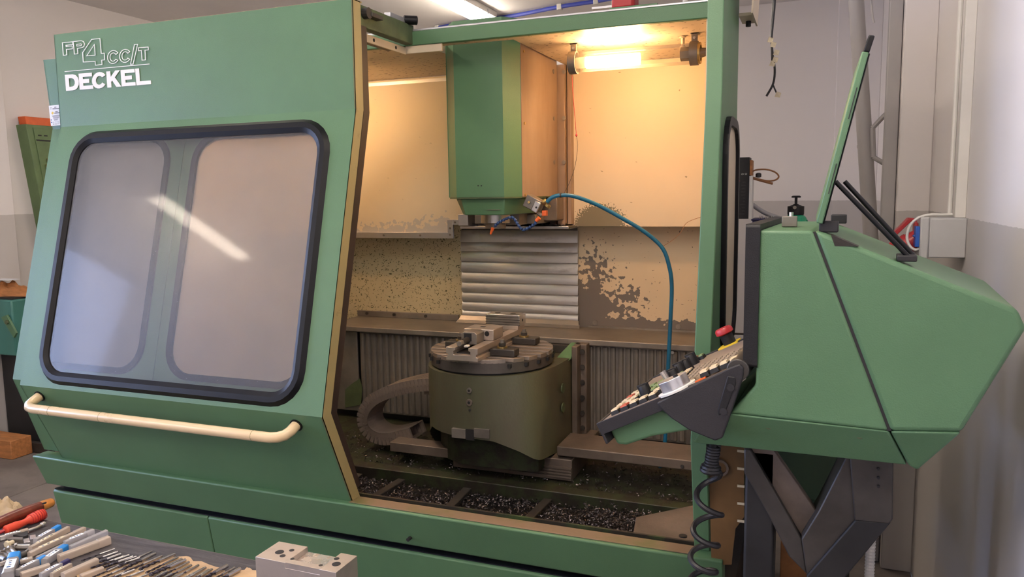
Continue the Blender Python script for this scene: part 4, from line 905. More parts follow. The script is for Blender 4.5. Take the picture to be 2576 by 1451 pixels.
def mesh_key(nm, l, wd, h, m, base=True):
    b = MB(); b.hexa([V(-l / 2, -wd / 2, 0), V(l / 2, -wd / 2, 0), V(l / 2, wd / 2, 0), V(-l / 2, wd / 2, 0)], [V(-l / 2 * .86, -wd / 2 * .86, h), V(l / 2 * .86, -wd / 2 * .86, h), V(l / 2 * .86, wd / 2 * .86, h), V(-l / 2 * .86, wd / 2 * .86, h)]); return b.mesh(nm, m)
km = {c: mesh_key('button', .016, .026, .005, 'key_' + c) for c in ('cream', 'green', 'red')}
kmb = mesh_key('button', .0185, .030, .008, 'black_plastic')
kt = mesh_key('key', .0105, .0135, .006, 'key_taupe')
def put(me, u, v, h=0, nm='button'): return part(nm, me, kb, MK @ Matrix.Translation((u, v, h)))
cols_ = 'rccgggccc'
u0 = .035
for i in range(7):            # coloured machine buttons by the lower edge
    for j in range(5):
        if (i >= 5 and j < 3) or (i in (2, 3) and j == 1): continue
        c = 'cream'
        if 2 <= j <= 4 and 2 <= i <= 5: c = 'green'
        if (i, j) in ((1, 0), (4, 4), (0, 3)): c = 'red'
        u, v = .028 + i * .0225, .045 + j * .037
        put(kmb, u, v); put(km[c], u, v, .006)
for i in range(13):           # typing keys
    for j in range(9):
        if i < 3 and j < 3: continue
        if i > 9 and 3 <= j < 5: continue
        put(kt, .150 + i * .0140, .05 + j * .0205, 0, 'key')
for (px, py) in ((1740, 902), (1726, 917), (1710, 925), (1695, 941), (1622, 980)):
    u, v = k2(px, py, .015); kk = MB().lathe([(.0145, 0), (.0135, .014), (.011, .024), (.010, .026)], n=14, M=MK @ Matrix.Translation((u, v, 0))).o('selector_knob', 'black_plastic', kb, bev=.001)
    MB().box(u - .013, u + .013, v - .003, v + .003, .014, .029, MK).o('knob_bar', 'black_plastic', kk, bev=.001)
u, v = k2(1679, 950, .015); MB().cyl(MK @ V(u, v, 0), MK @ V(u - .004, v, .032), .006, 10, .0075).o('lever_switch', 'bright_steel', kb)
# override hand wheel near the front edge
u, v = k2(1702, 975, .004)
hw = MB().lathe([(.040, .0), (.040, .004), (.034, .005)], n=28, M=MK @ Matrix.Translation((u, v, 0))).o('wheel_scale', 'white_plastic', kb)
wh = MB(); prof = []
for k in range(48):
    a = 2 * math.pi * k / 48; rr = .030 + .0016 * math.cos(a * 8); prof.append((rr * math.cos(a), rr * math.sin(a)))
wh.prism(prof, 'z', .005, .026, MK @ Matrix.Translation((u, v, 0))).o('hand_wheel', 'alu', kb, bev=.001)
MB().cyl(MK @ V(u + .012, v - .010, .026), MK @ V(u + .012, v - .010, .03), .005, 10).o('wheel_grip', 'black_plastic', kb)
q_ = MK @ Matrix.Translation((u + .055, v - .008, 0)); MB().prism([(-.010, -.012), (.012, -.008), (.010, .014)], 'z', 0, .004, q_).o('wheel_pointer', 'orange', kb)
# emergency stop
u, v = k2(1838, 866, .0); u = min(u, kl - .02)
MB().prism(rrect(u - .028, u + .024, v - .03, v + .03, .006, 3), 'z', 0, .003, MK).o('stop_plate', 'yellow', kb)
MB().cyl(MK @ V(u, v, .003), MK @ V(u, v, .028), .016, 20).o('stop_collar', 'black_plastic', kb, bev=.001)
MB().lathe([(.017, .028), (.022, .031), (.022, .040), (.018, .045), (.010, .046)], n=24, M=MK @ Matrix.Translation((u, v, 0))).o('stop_button', 'red', kb, smooth=True)
for (px, py, c) in ((1790, 875, 'red'), (1787, 882, 'green')):
    u, v = k2(px, py); put(kmb, min(u, kl - .03), min(v, WC - .03)); put(km[c], min(u, kl - .03), min(v, WC - .03), .006)
# bank of three cream push buttons by the cheek
u9, v9 = k2(1768, 942, .01); v9 = max(.028, v9)
for k in range(4): put(kmb, u9 + k * .0215, v9, .004); put(km['cream'], u9 + k * .0215, v9, .011)
# dark side cheek under the keyboard
ck = [c2(*p, -.010) for p in ((1653, 1012), (1700, 988), (1840, 922), (1862, 914), (1872, 925), (1870, 948), (1818, 1100), (1800, 1107), (1735, 1080), (1690, 1050), (1668, 1030))]
cprism('side_cheek', ck, -.016, .004, 'grey_plastic', .003)
ck2 = [c2(*p, -.016) for p in ((1830, 945), (1850, 948), (1852, 965), (1826, 1035), (1808, 1045), (1805, 1032))]
cprism('cheek_recess', ck2, -.0175, -.010, 'black_plastic', .002)
for (px, py) in ((1838, 975), (1820, 1035)):
    q = c2(px, py, -.018); MB().cyl(MC @ V(q[0], -.016, q[1]), MC @ V(q[0], -.0195, q[1]), .007, 14).o('cheek_screw', 'grey_plastic', cs)
q0 = c2(1858, 928)
MB().cyl(MC @ V(q0[0], -.010, q0[1]), MC @ V(q0[0], WC, q0[1]), .021, 20).o('hinge_barrel', 'dark_steel', cs, bev=.002)
# green tray below the keyboard
gt = [c2(*p, .02) for p in ((1532, 1078), (1655, 1026), (1700, 1040), (1760, 1078), (1640, 1098), (1575, 1120), (1552, 1118))]
cprism('keyboard_tray', gt, .02, WC - .02, 'green', .006)
# lid (seen on edge) with stays
lt0, lt1 = c2(2062, 562), c2(2178, 130); le = c2(2192, 88)
d_ = V(lt1[0] - lt0[0], 0, lt1[1] - lt0[1]).normalized(); nn_ = V(d_.z, 0, -d_.x)
def lid(name, a, b, o0, o1, y0, y1, m, bev=.002):
    A = V(a[0], 0, a[1]); B = V(b[0], 0, b[1]); q = [A + nn_ * o0, A + nn_ * o1, B + nn_ * o1, B + nn_ * o0]
    return MB().hexa([MC @ V(p.x - .075 * y0, y0, p.z) for p in q], [MC @ V(p.x - .075 * y1, y1, p.z) for p in q]).o(name, m, cs, bev=bev)
lid('lid', lt0, lt1, -.006, .005, .0, .24, 'green'); lid('lid_liner', lt0, lt1, .005, .008, .01, .23, 'rubber')
lid('lid_edge', lt1, le, -.004, .006, .0, .24, 'rubber')
for f0 in (.18, .62):
    a = V(lt0[0], 0, lt0[1]).lerp(V(lt1[0], 0, lt1[1]), f0); b = V(lt0[0], 0, lt0[1]).lerp(V(lt1[0], 0, lt1[1]), f0 + .18)
    lid('lid_slot', (a.x, a.z), (b.x, b.z), .0005, .002, -.001, .004, 'black_iron', 0)
for y_ in (.015, WC - .03):
    MB().box(lt0[0] - .002, lt0[0] + .030, y_, y_ + .03, zt_ - .004, zt_ + .016, MC).o('lid_hinge', 'black_iron', cs, bev=.002)
s0, s1 = c2(2100, 456), c2(2292, 654)
for y_, dx in ((.02, 0), (.05, .014)):
    MB().cyl(MC @ V(s0[0] + dx, y_, s0[1]), MC @ V(s1[0] + dx * .6, y_, s1[1]), .0042, 10).o('lid_stay', 'rubber', cs, smooth=True)
q0 = c2(2282, 648); MB().box(q0[0] - .016, q0[0] + .016, .01, .06, q0[1] - .008, q0[1] + .003, MC).o('stay_foot', 'black_iron', cs, bev=.002)
q = c2(2010, 580)
# swing arm carrying the console
ar = thing('swing_arm', 'dark steel V-shaped swing arm carrying the control console', 'support arm', (.0, 1.75, .60))
def beam(name, a, b, wd, dp, m, Y=1.75):
    a = P(*a, Y=Y); b = P(*b, Y=Y); d = (b - a).normalized(); s = V(d.z, 0, -d.x) * wd / 2
    return MB().hexa([a - s, a + s, b + s, b - s], [p + V(0, dp, 0) for p in (a - s, a + s, b + s, b - s)]).o(name, m, ar, bev=.004)
def polybar(name, pts, Y, dp, m):
    q = [P(*p, Y=Y) for p in pts]; return MB().hexa(q, [p + V(0, dp, 0) for p in q]).o(name, m, ar, bev=.003)
polybar('light_bar', ((1886, 1125), (1940, 1120), (2058, 1290), (2017, 1354)), 1.80, .02, 'brown_steel')
polybar('diagonal_bar', ((1872, 1130), (1888, 1130), (2017, 1354), (2030, 1445), (1985, 1400), (1930, 1290), (1872, 1190)), 1.785, .10, 'dark_steel')
polybar('rising_bar', ((2016, 1356), (2058, 1288), (2133, 1140), (2185, 1140), (2155, 1305), (2030, 1450)), 1.76, .10, 'dark_steel')
polybar('upright', ((2136, 1130), (2248, 1140), (2246, 1308), (2236, 1318), (2150, 1310)), 1.75, .12, 'dark_steel')
polybar('gusset', ((2152, 1308), (2242, 1314), (2125, 1455), (2075, 1500), (2028, 1470), (2030, 1448)), 1.752, .12, 'black_iron')
q0, q1 = P(1876, 1130, Y=1.80), P(1944, 1440, Y=1.80); MB().box(q0.x, q1.x, 1.80, 1.95, .30, q0.z).o('pivot_post', 'black_iron', ar, bev=.006)
MB().box(-.16, .16, 1.76, 1.98, .0, .30).o('pivot_base', 'black_iron', ar, bev=.006)
MB().box(-.06, .14, 1.70, 1.86, 1.085, 1.13).o('console_mount', 'black_iron', ar, bev=.004)
for k in range(3): q = P(2210, 1180 + k * 22, Y=1.7445); MB().cyl(q + V(0, .004, 0), q + V(0, -.001, 0), .003, 8).o('arm_hole', 'black_iron', ar)
# coiled cable
cc = thing('coiled_cable', 'black coiled cable hanging from the control console beside the post', 'cable', P(1790, 1105, Y=1.57))
path = []; turns = 0
a_ = P(1795, 1100, Y=1.58)
path += [P(1795, 1098, Y=1.575), P(1793, 1112, Y=1.575)]
tot = 700; z0 = P(1785, 1120, Y=1.58).z; z1 = .56; x_c = P(1778, 1250, Y=1.58).x
pts = []
for k in range(tot):
    f_ = k / tot
    # tight winds at the top, wide ones below
    ph = 2 * math.pi * (9 * min(1, f_ / .12) + 8.6 * (max(0, (f_ - .12) / .88) ** 1.5 * .7 + .3 * max(0, (f_ - .12) / .88)))
    r_ = .011 + .016 * min(1, max(0, (f_ - .08) / .10))
    z = z0 - (.055 * min(1, f_ / .12)) - (z0 - .055 - z1) * max(0, (f_ - .12) / .88)
    xo = .012 * (1 - min(1, f_ / .12)) + .006 * math.sin(f_ * 9)
    pts.append(V(x_c + xo + r_ * math.cos(ph), 1.585 + r_ * math.sin(ph), z))
MB().tube(path + pts, [.0042] * 70 + [.0062] * (len(path + pts) - 70), 8).o('coil', 'cable_black', cc, smooth=True)
MB().cyl(P(1796, 1096, Y=1.575), P(1792, 1122, Y=1.575), .011, 10, .009).o('strain_relief', 'rubber', cc)
# things on the console
q = MC @ V(.05, .12, zt_); t = thing('aluminium_block', 'small square aluminium block with a bright pin on the console top', 'block', q)
p0, p1 = P(1967, 545, Y=q.y), P(2005, 567, Y=q.y)
MB().box(p0.x, p1.x, q.y, q.y + .03, zt_ + .001, zt_ + .021).o('body', 'dull_steel', t, bev=.001)
MB().cyl((p0.x + .6 * (p1.x - p0.x), q.y + .012, zt_ + .021), (p0.x + .6 * (p1.x - p0.x), q.y + .012, zt_ + .029), .0042, 14).o('pin', 'bright_steel', t)

# ================================================================== CABINET BEHIND THE POST AND WHAT STANDS ON IT
cbz = 1.42
cb = thing('electrical_cabinet', 'dark green cabinet standing behind the machine post', 'cabinet', (-.05, 3.0, 0))
MB().box(-.21, .16, 2.80, 3.12, .50, cbz - .02).o('body', 'cab_dark', cb, bev=.004)
for x_ in (-.20, .11):
    for y_ in (2.81, 3.07): MB().box(x_, x_ + .04, y_, y_ + .04, 0, .50).o('leg', 'black_iron', cb)
MB().box(-.08, .02, 2.86, 2.98, .0, .44).o('drip_box', 'rust', cb, bev=.003)
MB().box(-.215, .165, 2.79, 3.125, cbz - .02, cbz).o('top', 'brown_steel', cb, bev=.003)
MB().box(-.16, .12, 2.795, 2.80, .54, cbz - .06).o('door', 'cab_dark', cb, bev=.003)
t = thing('parts_bin', 'dark blue plastic bin full of coiled springs on the green cabinet', 'bin', (-.18, 2.9, cbz))
a = P(1853, 553, Y=2.86); b = P(1933, 616, Y=2.86); bx0_, bx1_ = -.205, b.x
m_ = MB(); m_.box(bx0_, bx1_, 2.86, 2.866, cbz + .001, a.z - .003); m_.box(bx0_, bx1_, 3.0, 3.006, cbz + .001, a.z - .003); m_.box(bx0_, bx0_ + .005, 2.866, 3.0, cbz + .001, a.z - .003); m_.box(bx1_ - .005, bx1_, 2.866, 3.0, cbz + .001, a.z - .003); m_.box(bx0_, bx1_, 2.86, 3.006, cbz + .001, cbz + .006)
m_.o('bin_body', 'navy', t)
MB().box(bx0_ - .004, bx1_ + .01, 2.855, 3.01, a.z - .003, a.z + .003).o('bin_rim', 'navy', t, bev=.002)
for k in range(4):
    c = [V(bx0_ + .02 + k * .02 + i * .0007, 2.90 + .010 * math.cos(i * .8), a.z + .004 + .008 * math.sin(i * .8)) for i in range(24)]
    MB().tube(c, .0012, 5).o('spring', 'steel', t)
# boxed device standing on end on the bin
t = thing('product_box', 'tall black printed box standing on the blue bin', 'box', (-.2, 2.9, a.z))
b0, b1 = P(1852, 396, Y=2.86), P(1882, 549, Y=2.86); zb_ = a.z + .0035
bx = MB().box(-.268 if False else b0.x, b1.x, 2.865, 2.95, zb_, b0.z).o('carton', 'black_plastic', t, bev=.001)
MB().box(b1.x, b1.x + .011, 2.87, 2.945, zb_, b0.z - .065).o('white_sleeve', 'white_plastic', t, bev=.001)
MB().box(b1.x, b1.x + .009, 2.875, 2.94, b0.z - .063, b0.z - .01).o('brown_flap', 'timber', t, bev=.001)
# the printing stands upside down: "DS 121" heading and lines of small type
gl = {'D': [[(0, 0), (0, 4), (1.4, 4), (2, 3), (2, 1), (1.4, 0)]], 'S': [[(2, 4), (0, 4), (0, 2), (2, 2), (2, 0), (0, 0)]], '1': [[(.4, 3.2), (1, 4), (1, 0)]], '2': [[(0, 4), (2, 4), (2, 2), (0, 2), (0, 0), (2, 0)]]}
sx = .0016
def glyphs(txt, xr, zt, sc):
    x = xr
    for c in txt:
        if c == ' ': x -= 1.5 * sc; continue
        m_ = MB()
        for st_ in gl[c]:
            lp = st_ + ([st_[0]] if c == 'D' else [])
            for (p, q) in zip(lp[:-1], lp[1:]):
                A = V(x - p[0] * sc, 2.8645, zt - (4 - p[1]) * -0 - (0) + (-p[1]) * sc); B = V(x - q[0] * sc, 2.8645, zt - q[1] * sc)
                m_.cyl(A, B, .28 * sc, 5)
        m_.o('print_' + ('letter' if c in 'DS' else 'digit'), 'letter_white', bx); x -= 2.9 * sc
glyphs('DS 121', b1.x - .008, P(1870, 436, Y=2.86).z, .0013)
rz = random.Random(3)
for k in range(11):
    z_ = P(1870, 458 + k * 8, Y=2.86).z; l_ = rz.uniform(.008, .019)
    MB().box(b1.x - .012 - l_, b1.x - .012, 2.8644, 2.8652, z_ - .003, z_ + .002).o('print_line', 'grey_plastic', bx)
q = P(1859, 455, Y=2.864); MB().box(q.x - .003, q.x + .003, 2.8642, 2.8652, q.z - .001, q.z + .001).o('print_mark', 'red', bx)
# brown lead with loop
t = thing('brown_cable', 'brown looped lead with plug sticking out behind the black box', 'cable', P(1885, 445, Y=2.9))
lp = [P(*p, Y=2.90) for p in ((1884, 437), (1900, 428), (1925, 426), (1948, 432), (1959, 443), (1952, 452), (1935, 455), (1915, 452), (1886, 444))]
MB().tube(bez(lp, 6), .0028, 8).o('lead', 'rust', t, smooth=True)
MB().tube([P(1884, 445, Y=2.9), P(1910, 453, Y=2.9), P(1944, 462, Y=2.9)], .0042, 8).o('twin_lead', 'rust', t, smooth=True)
q = P(1908, 441, Y=2.92); MB().lathe([(.004, -.008), (.010, -.006), (.010, .006), (.005, .009)], q, 12).o('plug', 'cable_black', t)
hz = [P(*p, Y=3.0) for p in ((1889, 512), (1910, 527), (1935, 540), (1970, 551), (2000, 556))]
tag(MB().tube(bez(hz, 6), .0085, 10).o('grey_hose', 'pipe_grey', None, smooth=True), 'sagging grey hose between the black box and the green bottle', 'hose')
# spray bottle
q = P(2001, 560, Y=2.93); q.z = cbz
t = thing('spray_bottle', 'green pressure spray bottle with black pump head', 'bottle', q)
zo = P(2001, 540, Y=2.93).z
MB().lathe([(.040, cbz + .001), (.044, cbz + .01), (.044, zo - .035), (.042, zo - .022), (.034, zo - .008), (.026, zo - .001), (.024, zo)], (q.x, q.y, 0), 28).o('bottle_body', 'bottle_green', t, smooth=True)
MB().lathe([(.027, zo), (.028, zo + .004), (.028, zo + .030), (.022, zo + .031), (.008, zo + .036), (.010, zo + .038)], (q.x, q.y, 0), 22).o('pump_head', 'black_plastic', t)
MB().cyl((q.x, q.y, zo + .036), (q.x, q.y, zo + .062), .0048, 10).o('plunger', 'black_plastic', t)
MB().lathe([(.015, zo + .060), (.016, zo + .064), (.012, zo + .067)], (q.x, q.y, 0), 18).o('plunger_knob', 'black_plastic', t)
MB().cyl((q.x - .003, q.y - .026, zo + .026), (q.x - .003, q.y - .036, zo + .026), .006, 12).o('nozzle', 'dull_steel', t)

# ================================================================== RIGHT WALL: socket box, plugs, conduit, pipe
sb = thing('socket_box', 'grey wall socket box with red and blue industrial sockets', 'socket box', (XR, 2.68, 1.40))
yb0, yb1 = 2.655, 2.74
bzt, bzb = 1.525, 1.405
MB().box(.325, XR, yb0, yb1 + .04, bzb, bzt).o('box', 'grey_box', sb, bev=.004)
MB().box(.300, .325, yb0 - .004, yb1 + .044, bzb - .004, bzt + .003).o('lid', 'grey_box', sb, bev=.005)
Y_ = 2.70
def R2(px, py, Y=Y_): return P(px, py, Y=Y)
MB().box(.290, .300, Y_ + .0, Y_ + .06, 1.43, 1.51).o('red_flange', 'red', sb, bev=.003)
a = R2(2340, 590, 2.74); b = R2(2285, 612, 2.74)
MB().cyl(a, b, .034, 24, .030).o('red_socket', 'red', sb, smooth=True)
MB().cyl(b, b + (b - a).normalized() * .05, .033, 20, .024).o('red_plug', 'red', sb, smooth=True)
fl_ = [R2(*p, 2.75) for p in ((2340, 566), (2300, 549), (2286, 548), (2238, 595), (2243, 604), (2292, 557), (2312, 575), (2335, 578))]
MB().hexa(fl_, [p + V(0, .05, 0) for p in fl_]).o('red_flap', 'red', sb, bev=.002)
MB().box(.288, .300, 2.655, 2.70, 1.437, 1.500).o('blue_flange', 'blue', sb, bev=.002)
a = R2(2338, 596, 2.675); b = R2(2312, 601, 2.675)
MB().cyl(a, b, .016, 18).o('white_plug', 'white_plastic', sb, smooth=True)
fb = [R2(*p, 2.665) for p in ((2352, 568), (2338, 569), (2297, 593), (2299, 598), (2340, 580), (2352, 582))]
MB().hexa(fb, [p + V(0, .03, 0) for p in fb]).o('blue_flap', 'blue', sb, bev=.002)
lp = [R2(*p, 2.665) for p in ((2322, 611), (2315, 622), (2303, 628), (2290, 620), (2282, 602), (2284, 580), (2294, 561), (2312, 547), (2340, 540), (2370, 540), (2396, 539))]
MB().tube(bez(lp, 8), .0042, 10).o('white_lead', 'white_plastic', sb, smooth=True)
MB().box(.395, XR, 2.685, 2.71, bzt, ZC).o('cable_duct', 'white_plastic', sb, bev=.002)
MB().tube([(.385, 2.715, bzt + .01), (.385, 2.715, 2.0), (.385, 2.715, ZC)], .007, 8).o('riser_cable', 'white_plastic', sb)
# leaning drain pipe with its bracket
a, b = P(2150, -60, Y=3.75), P(2192, 620, Y=3.75); d = (b - a).normalized()
t = thing('drain_pipe', 'leaning grey drain pipe held by a forked bracket', 'pipe', V(b.x, b.y, 0))
e_ = b + d * ((b.z - .05) / -d.z)
MB().cyl(a, e_, .031, 24).o('pipe', 'pipe_grey', t, smooth=True)
f_ = a.lerp(b, .62); MB().ring(f_ - d * .006, f_ + d * .006, .033, .029).o('pipe_joint', 'pipe_grey', t)
k0, k1 = P(2195, 322, Y=3.72), P(2197, 395, Y=3.72)
MB().tube([P(2249, 268, Y=3.70), P(2222, 293, Y=3.71), k0], .010, 8).o('bracket_arm', 'pipe_grey', t)
MB().tube([P(2249, 426, Y=3.70), P(2222, 410, Y=3.71), k1], .010, 8).o('bracket_arm', 'pipe_grey', t)
MB().tube([k0, k1], .011, 8).o('bracket_bar', 'pipe_grey', t)
# hanging cables
t = thing('hanging_cable', 'black cable with torn yellowed tape hanging from the ceiling', 'cable', P(1946, -100, Y=3.2))
p1 = [P(1946, -420, Y=3.2), P(1949, -100, Y=3.2), P(1949, 0, Y=3.2), P(1944, 60, Y=3.2), P(1941, 100, Y=3.2), P(1944, 140, Y=3.2), P(1949, 175, Y=3.2), P(1945, 210, Y=3.2), P(1928, 242, Y=3.2)]
p2 = [P(1943, -420, Y=3.21), P(1944, -100, Y=3.21), P(1946, 0, Y=3.21), P(1941, 80, Y=3.21), P(1943, 160, Y=3.21)]
p3 = [P(1945, 214, Y=3.2), P(1950, 226, Y=3.2), P(1955, 236, Y=3.2)]
for pp_ in (p1, p2, p3): MB().tube(bez(pp_, 6), .0042 if pp_ is not p3 else .003, 8).o('strand', 'cable_black', t, smooth=True)
rz = random.Random(5)
for (px, py) in ((1938, 100), (1945, 112), (1953, 132), (1950, 150), (1943, 160), (1957, 238)):
    q = P(px, py, Y=3.195); a = rz.uniform(0, 3); s = .012
    m_ = MB(); m_.add([q + V(-s, 0, -s * .6), q + V(s * .6, -.004, -s), q + V(s, .004, s * .5), q + V(-s * .4, -.003, s)], [(0, 1, 2, 3)]).add([q + V(-s, .001, -s * .6), q + V(s * .6, -.003, -s), q + V(s, .005, s * .5), q + V(-s * .4, -.002, s)], [(3, 2, 1, 0)])
    m_.o('tape_scrap', 'tape', t)
tag(MB().tube(bez([P(2193, -300, Y=3.6), P(2191, -40, Y=3.6), P(2194, 30, Y=3.6), P(2199, 57, Y=3.6)], 6), .004, 8).o('cut_cable', 'pipe_grey', None, smooth=True), 'short cut grey cable hanging near the drain pipe', 'cable')
# corrugated conduit on the floor side
c0 = P(2190, 1350, Y=2.05); c1 = P(2188, 1460, Y=2.0)
t = thing('corrugated_conduit', 'white corrugated conduit rising behind the swing arm', 'conduit', V(c1.x, c1.y, 0))
n = 60; top = c0 + V(0, 0, .25); m_ = MB(); path = []; rr = []
for k in range(n * 4): path.append(V(c1.x, c1.y + .02, .02 + k * .0042)); rr.append(.0105 + (.0015 if k % 2 else -.0005))
m_.tube(path, rr, 12).o('conduit', 'white_plastic', t, smooth=False)

# ================================================================== LEFT BACKGROUND
wc = thing('wall_cabinet', 'narrow green steel wall cabinet with an orange box on top', 'cabinet', P(95, 400, X=XL + .1))
a0 = P(65, 312, X=XL + .10); a1 = P(98, 480, X=XL + .10); ax = (a0 - a1).normalized()
MW = frame(a1, V(0, 1, 0), ax)          # x along the wall, y up the leaning edge, z out of the wall
hh = (a0 - a1).length
MW = Matrix(((0, ax.x, 1, a1.x), (1, ax.y, 0, a1.y), (0, ax.z, 0, a1.z), (0, 0, 0, 1)))
MB().box(0, .34, -.35, hh, -.10, .0, MW).o('body', 'cab_green', wc, bev=.004)
MB().box(.045, .32, -.33, hh - .02, 0, .006, MW).o('door', 'cab_green', wc, bev=.002)
for u in (.07, .115): MB().box(u, u + .025, hh - .075, hh - .067, .006, .008, MW).o('vent_slot', 'black_iron', wc)
MB().box(.05, .18, hh - .11, hh - .10, .006, .009, MW).o('vent_slot', 'black_iron', wc)
MB().box(.10, .125, hh * .42, hh * .5, .006, .02, MW).o('hasp', 'brass', wc, bev=.002)
MB().box(.08, .12, hh * .34, hh * .41, .008, .026, MW).o('padlock', 'brass', wc, bev=.004)
ob = MB().box(.02, .30, hh, hh + .055, -.09, -.02, MW).o('orange_box', 'orange', None, bev=.002); tag(ob, 'flat bright orange box lying on top of the wall cabinet', 'box')
# second machine at the far left
lm = thing('green_lathe', 'teal green machine tool at the far left beyond the door', 'machine', (-4.7, 3.1, 0))
q0 = P(0, 790, Y=3.45); q1 = P(38, 745, Y=3.45)
MB().box(-5.05, q1.x, 3.42, 3.80, .62, .985).o('headstock', 'teal', lm, bev=.01)
MB().box(-5.05, q1.x + .10, 3.50, 3.9, .0, .62).o('pedestal', 'black_iron', lm, bev=.01)
br = [P(*p, Y=3.40) for p in ((2, 798), (16, 792), (40, 838), (34, 850))]; MB().hexa(br, [p + V(0, .015, 0) for p in br]).o('lever_plate', 'green', lm, bev=.002)
q = P(19, 810, Y=3.398); MB().cyl(q, q + V(0, -.012, 0), .014, 14).o('lever_bolt', 'green_grimy', lm, bev=.002)
MB().box(-5.03, q1.x - .02, 3.44, 3.78, .985, .997).o('top_tray', 'black_iron', lm)
# cloth on it
def heap(name, c, rx, ry, h, m, label, cat, seed, n=26):
    rz = random.Random(seed); ph = [rz.uniform(0, 6) for _ in range(8)]; vs = []; fs = []; nr = 10
    for i in range(nr + 1):
        for k in range(n):
            t = 2 * math.pi * k / n; r = i / nr; e = 1 + .12 * math.sin(3 * t + ph[0]) + .08 * math.sin(5 * t + ph[1])
            x = rx * r * e * math.cos(t); y = ry * r * e * math.sin(t)
            z = h * (1 - r ** 2.2) * (.75 + .25 * math.sin(x * 40 / rx * .3 + ph[2]) * math.sin(y * 9 / ry + ph[3])) + h * .16 * math.sin(7 * t + ph[4] + 5 * r) * r * (1 - r)
            vs.append(V(c[0] + x, c[1] + y, c[2] + max(.0, z)))
    for i in range(nr):
        for k in range(n): fs.append((i * n + k, i * n + (k + 1) % n, (i + 1) * n + (k + 1) % n, (i + 1) * n + k))
    ob = MB().add(vs, fs).o(name, m, None, smooth=True); return tag(ob, label, cat)
heap('cloth', (q1.x - .22, 3.56, .998), .24, .10, .10, 'timber', 'crumpled brown cloth on the teal machine at far left', 'cloth', 3)
MB_ = MB().box(q1.x - .32, q1.x - .12, 3.50, 3.58, 1.10, 1.103); tag(MB_.o('paper_sheet', 'paper', None), 'white paper sheet on the brown cloth at far left', 'paper')
# timbers on the floor
for (y0, y1, x0, x1, z0, z1, lab) in ((3.24, 3.38, -5.05, -4.66, 0, .12, 'short orange timber block on the floor at far left, the nearer one'), (3.385, 3.415, -5.0, -4.5, 0, .07, 'dark timber on the floor behind the orange block')):
    tag(MB().box(x0, x1, y0, y1, z0 + .001, z1).o('timber_block', 'timber' if z1 > .11 else 'dark_steel', None, bev=.004), lab, 'timber', None)

# ================================================================== WORKBENCH AND TOOLS
BZ = .80
wb = thing('workbench', 'workbench with a dark grey wood-grain top in the foreground', 'workbench', (-1.3, .9, 0))
MB().box(-2.35, -.55, .45, 1.345, BZ - .035, BZ).o('bench_top', 'bench', wb, bev=.002)
MB().box(-2.35, -.55, 1.345, 1.3465, BZ - .035, BZ - .001).o('edge_band', 'dull_steel', wb)
for x in (-2.3, -.65):
    for y in (.5, 1.24): MB().box(x, x + .06, y, y + .06, 0, BZ - .035).o('leg', 'dark_steel', wb, bev=.003)
MB().box(-2.3, -.6, 1.25, 1.29, BZ - .11, BZ - .035).o('apron', 'dark_steel', wb)
# steel block with a milled pocket
h = .062; zt2 = BZ + h
c0, c1, c2_, c3 = [P(*p, Z=zt2) for p in ((642, 1400), (700, 1370), (900, 1400), (845, 1440))]
ex = (c3 - c0); ln = ex.length; ex.normalize(); ey = (c1 - c0); dp_ = ey.length * 1.0; ey = V(-ex.y, ex.x, 0)
MBk = Matrix(((ex.x, ey.x, 0, c0.x), (ex.y, ey.y, 0, c0.y), (0, 0, 1, BZ), (0, 0, 0, 1)))
t = thing('steel_block', 'ground steel block with a milled pocket and bored holes on the bench', 'block', (c0.x, c0.y, BZ))
dp_ = .078; n0, n1 = .38 * ln, .80 * ln
m_ = MB(); m_.prism([(0, .0005), (ln, .0005), (ln, h), (n1, h), (n1, h - .012), (n0, h - .012), (n0, h), (0, h)], 'y', .0, dp_, MBk)
m_.o('body', 'ground_steel', t, bev=.0006)
MB().box(n0 + .001, n1 - .001, .016, dp_ - .001, h - .0119, h - .0112, MBk).o('pocket_floor', 'bright_steel', t)
MB().box(n0, n1, .0005, .016, h - .012, h, MBk).o('front_web', 'ground_steel', t)
for (u, v, r) in ((.175, .45, .0095), (.26, .30, .0062), (.27, .66, .0055), (.90, .40, .0092), (.835, .66, .0058)):
    MB().cyl(MBk @ V(u * ln, v * dp_, h + .0001), MBk @ V(u * ln, v * dp_, h + .0006), r, 20).o('bored_hole', 'black_iron', t)
for (u, v) in ((n0 / ln + .02, .24), (n1 / ln - .035, .20)): MB().cyl(MBk @ V(u * ln, v * dp_, h + .0001), MBk @ V(u * ln, v * dp_, h + .0005), .0045, 14).o('bored_hole', 'dark_steel', t)
for (a, b) in ((.5, .54), (.66, .69)): MB().box(a * ln, b * ln, dp_ - .014, dp_ - .003, h - .0112, h - .0108, MBk).o('pocket_step', 'ground_steel', t)
# plywood scraps below the drills
def scrap(pts, z, label, seed):
    rz = random.Random(seed); q = []
    for i in range(len(pts)):
        a = Vector(pts[i]); b = Vector(pts[(i + 1) % len(pts)])
        for k in range(4):
            p = a.lerp(b, k / 4); q.append(P(p.x + rz.uniform(-5, 5), p.y + rz.uniform(-3, 3), Z=BZ + z))
    tag(MB().hexa([p - V(0, 0, .004) for p in q], q).o('wood_scrap', 'plywood', None), label, 'wood')
scrap([(195, 1432), (215, 1412), (330, 1418), (470, 1396), (486, 1408), (560, 1428), (600, 1462), (190, 1475)], .0045, 'pale torn plywood sheet lying under the drills', 2)
scrap([(590, 1440), (618, 1428), (645, 1432), (648, 1465), (560, 1470)], .0046, 'pale plywood scrap beside the steel block', 4)
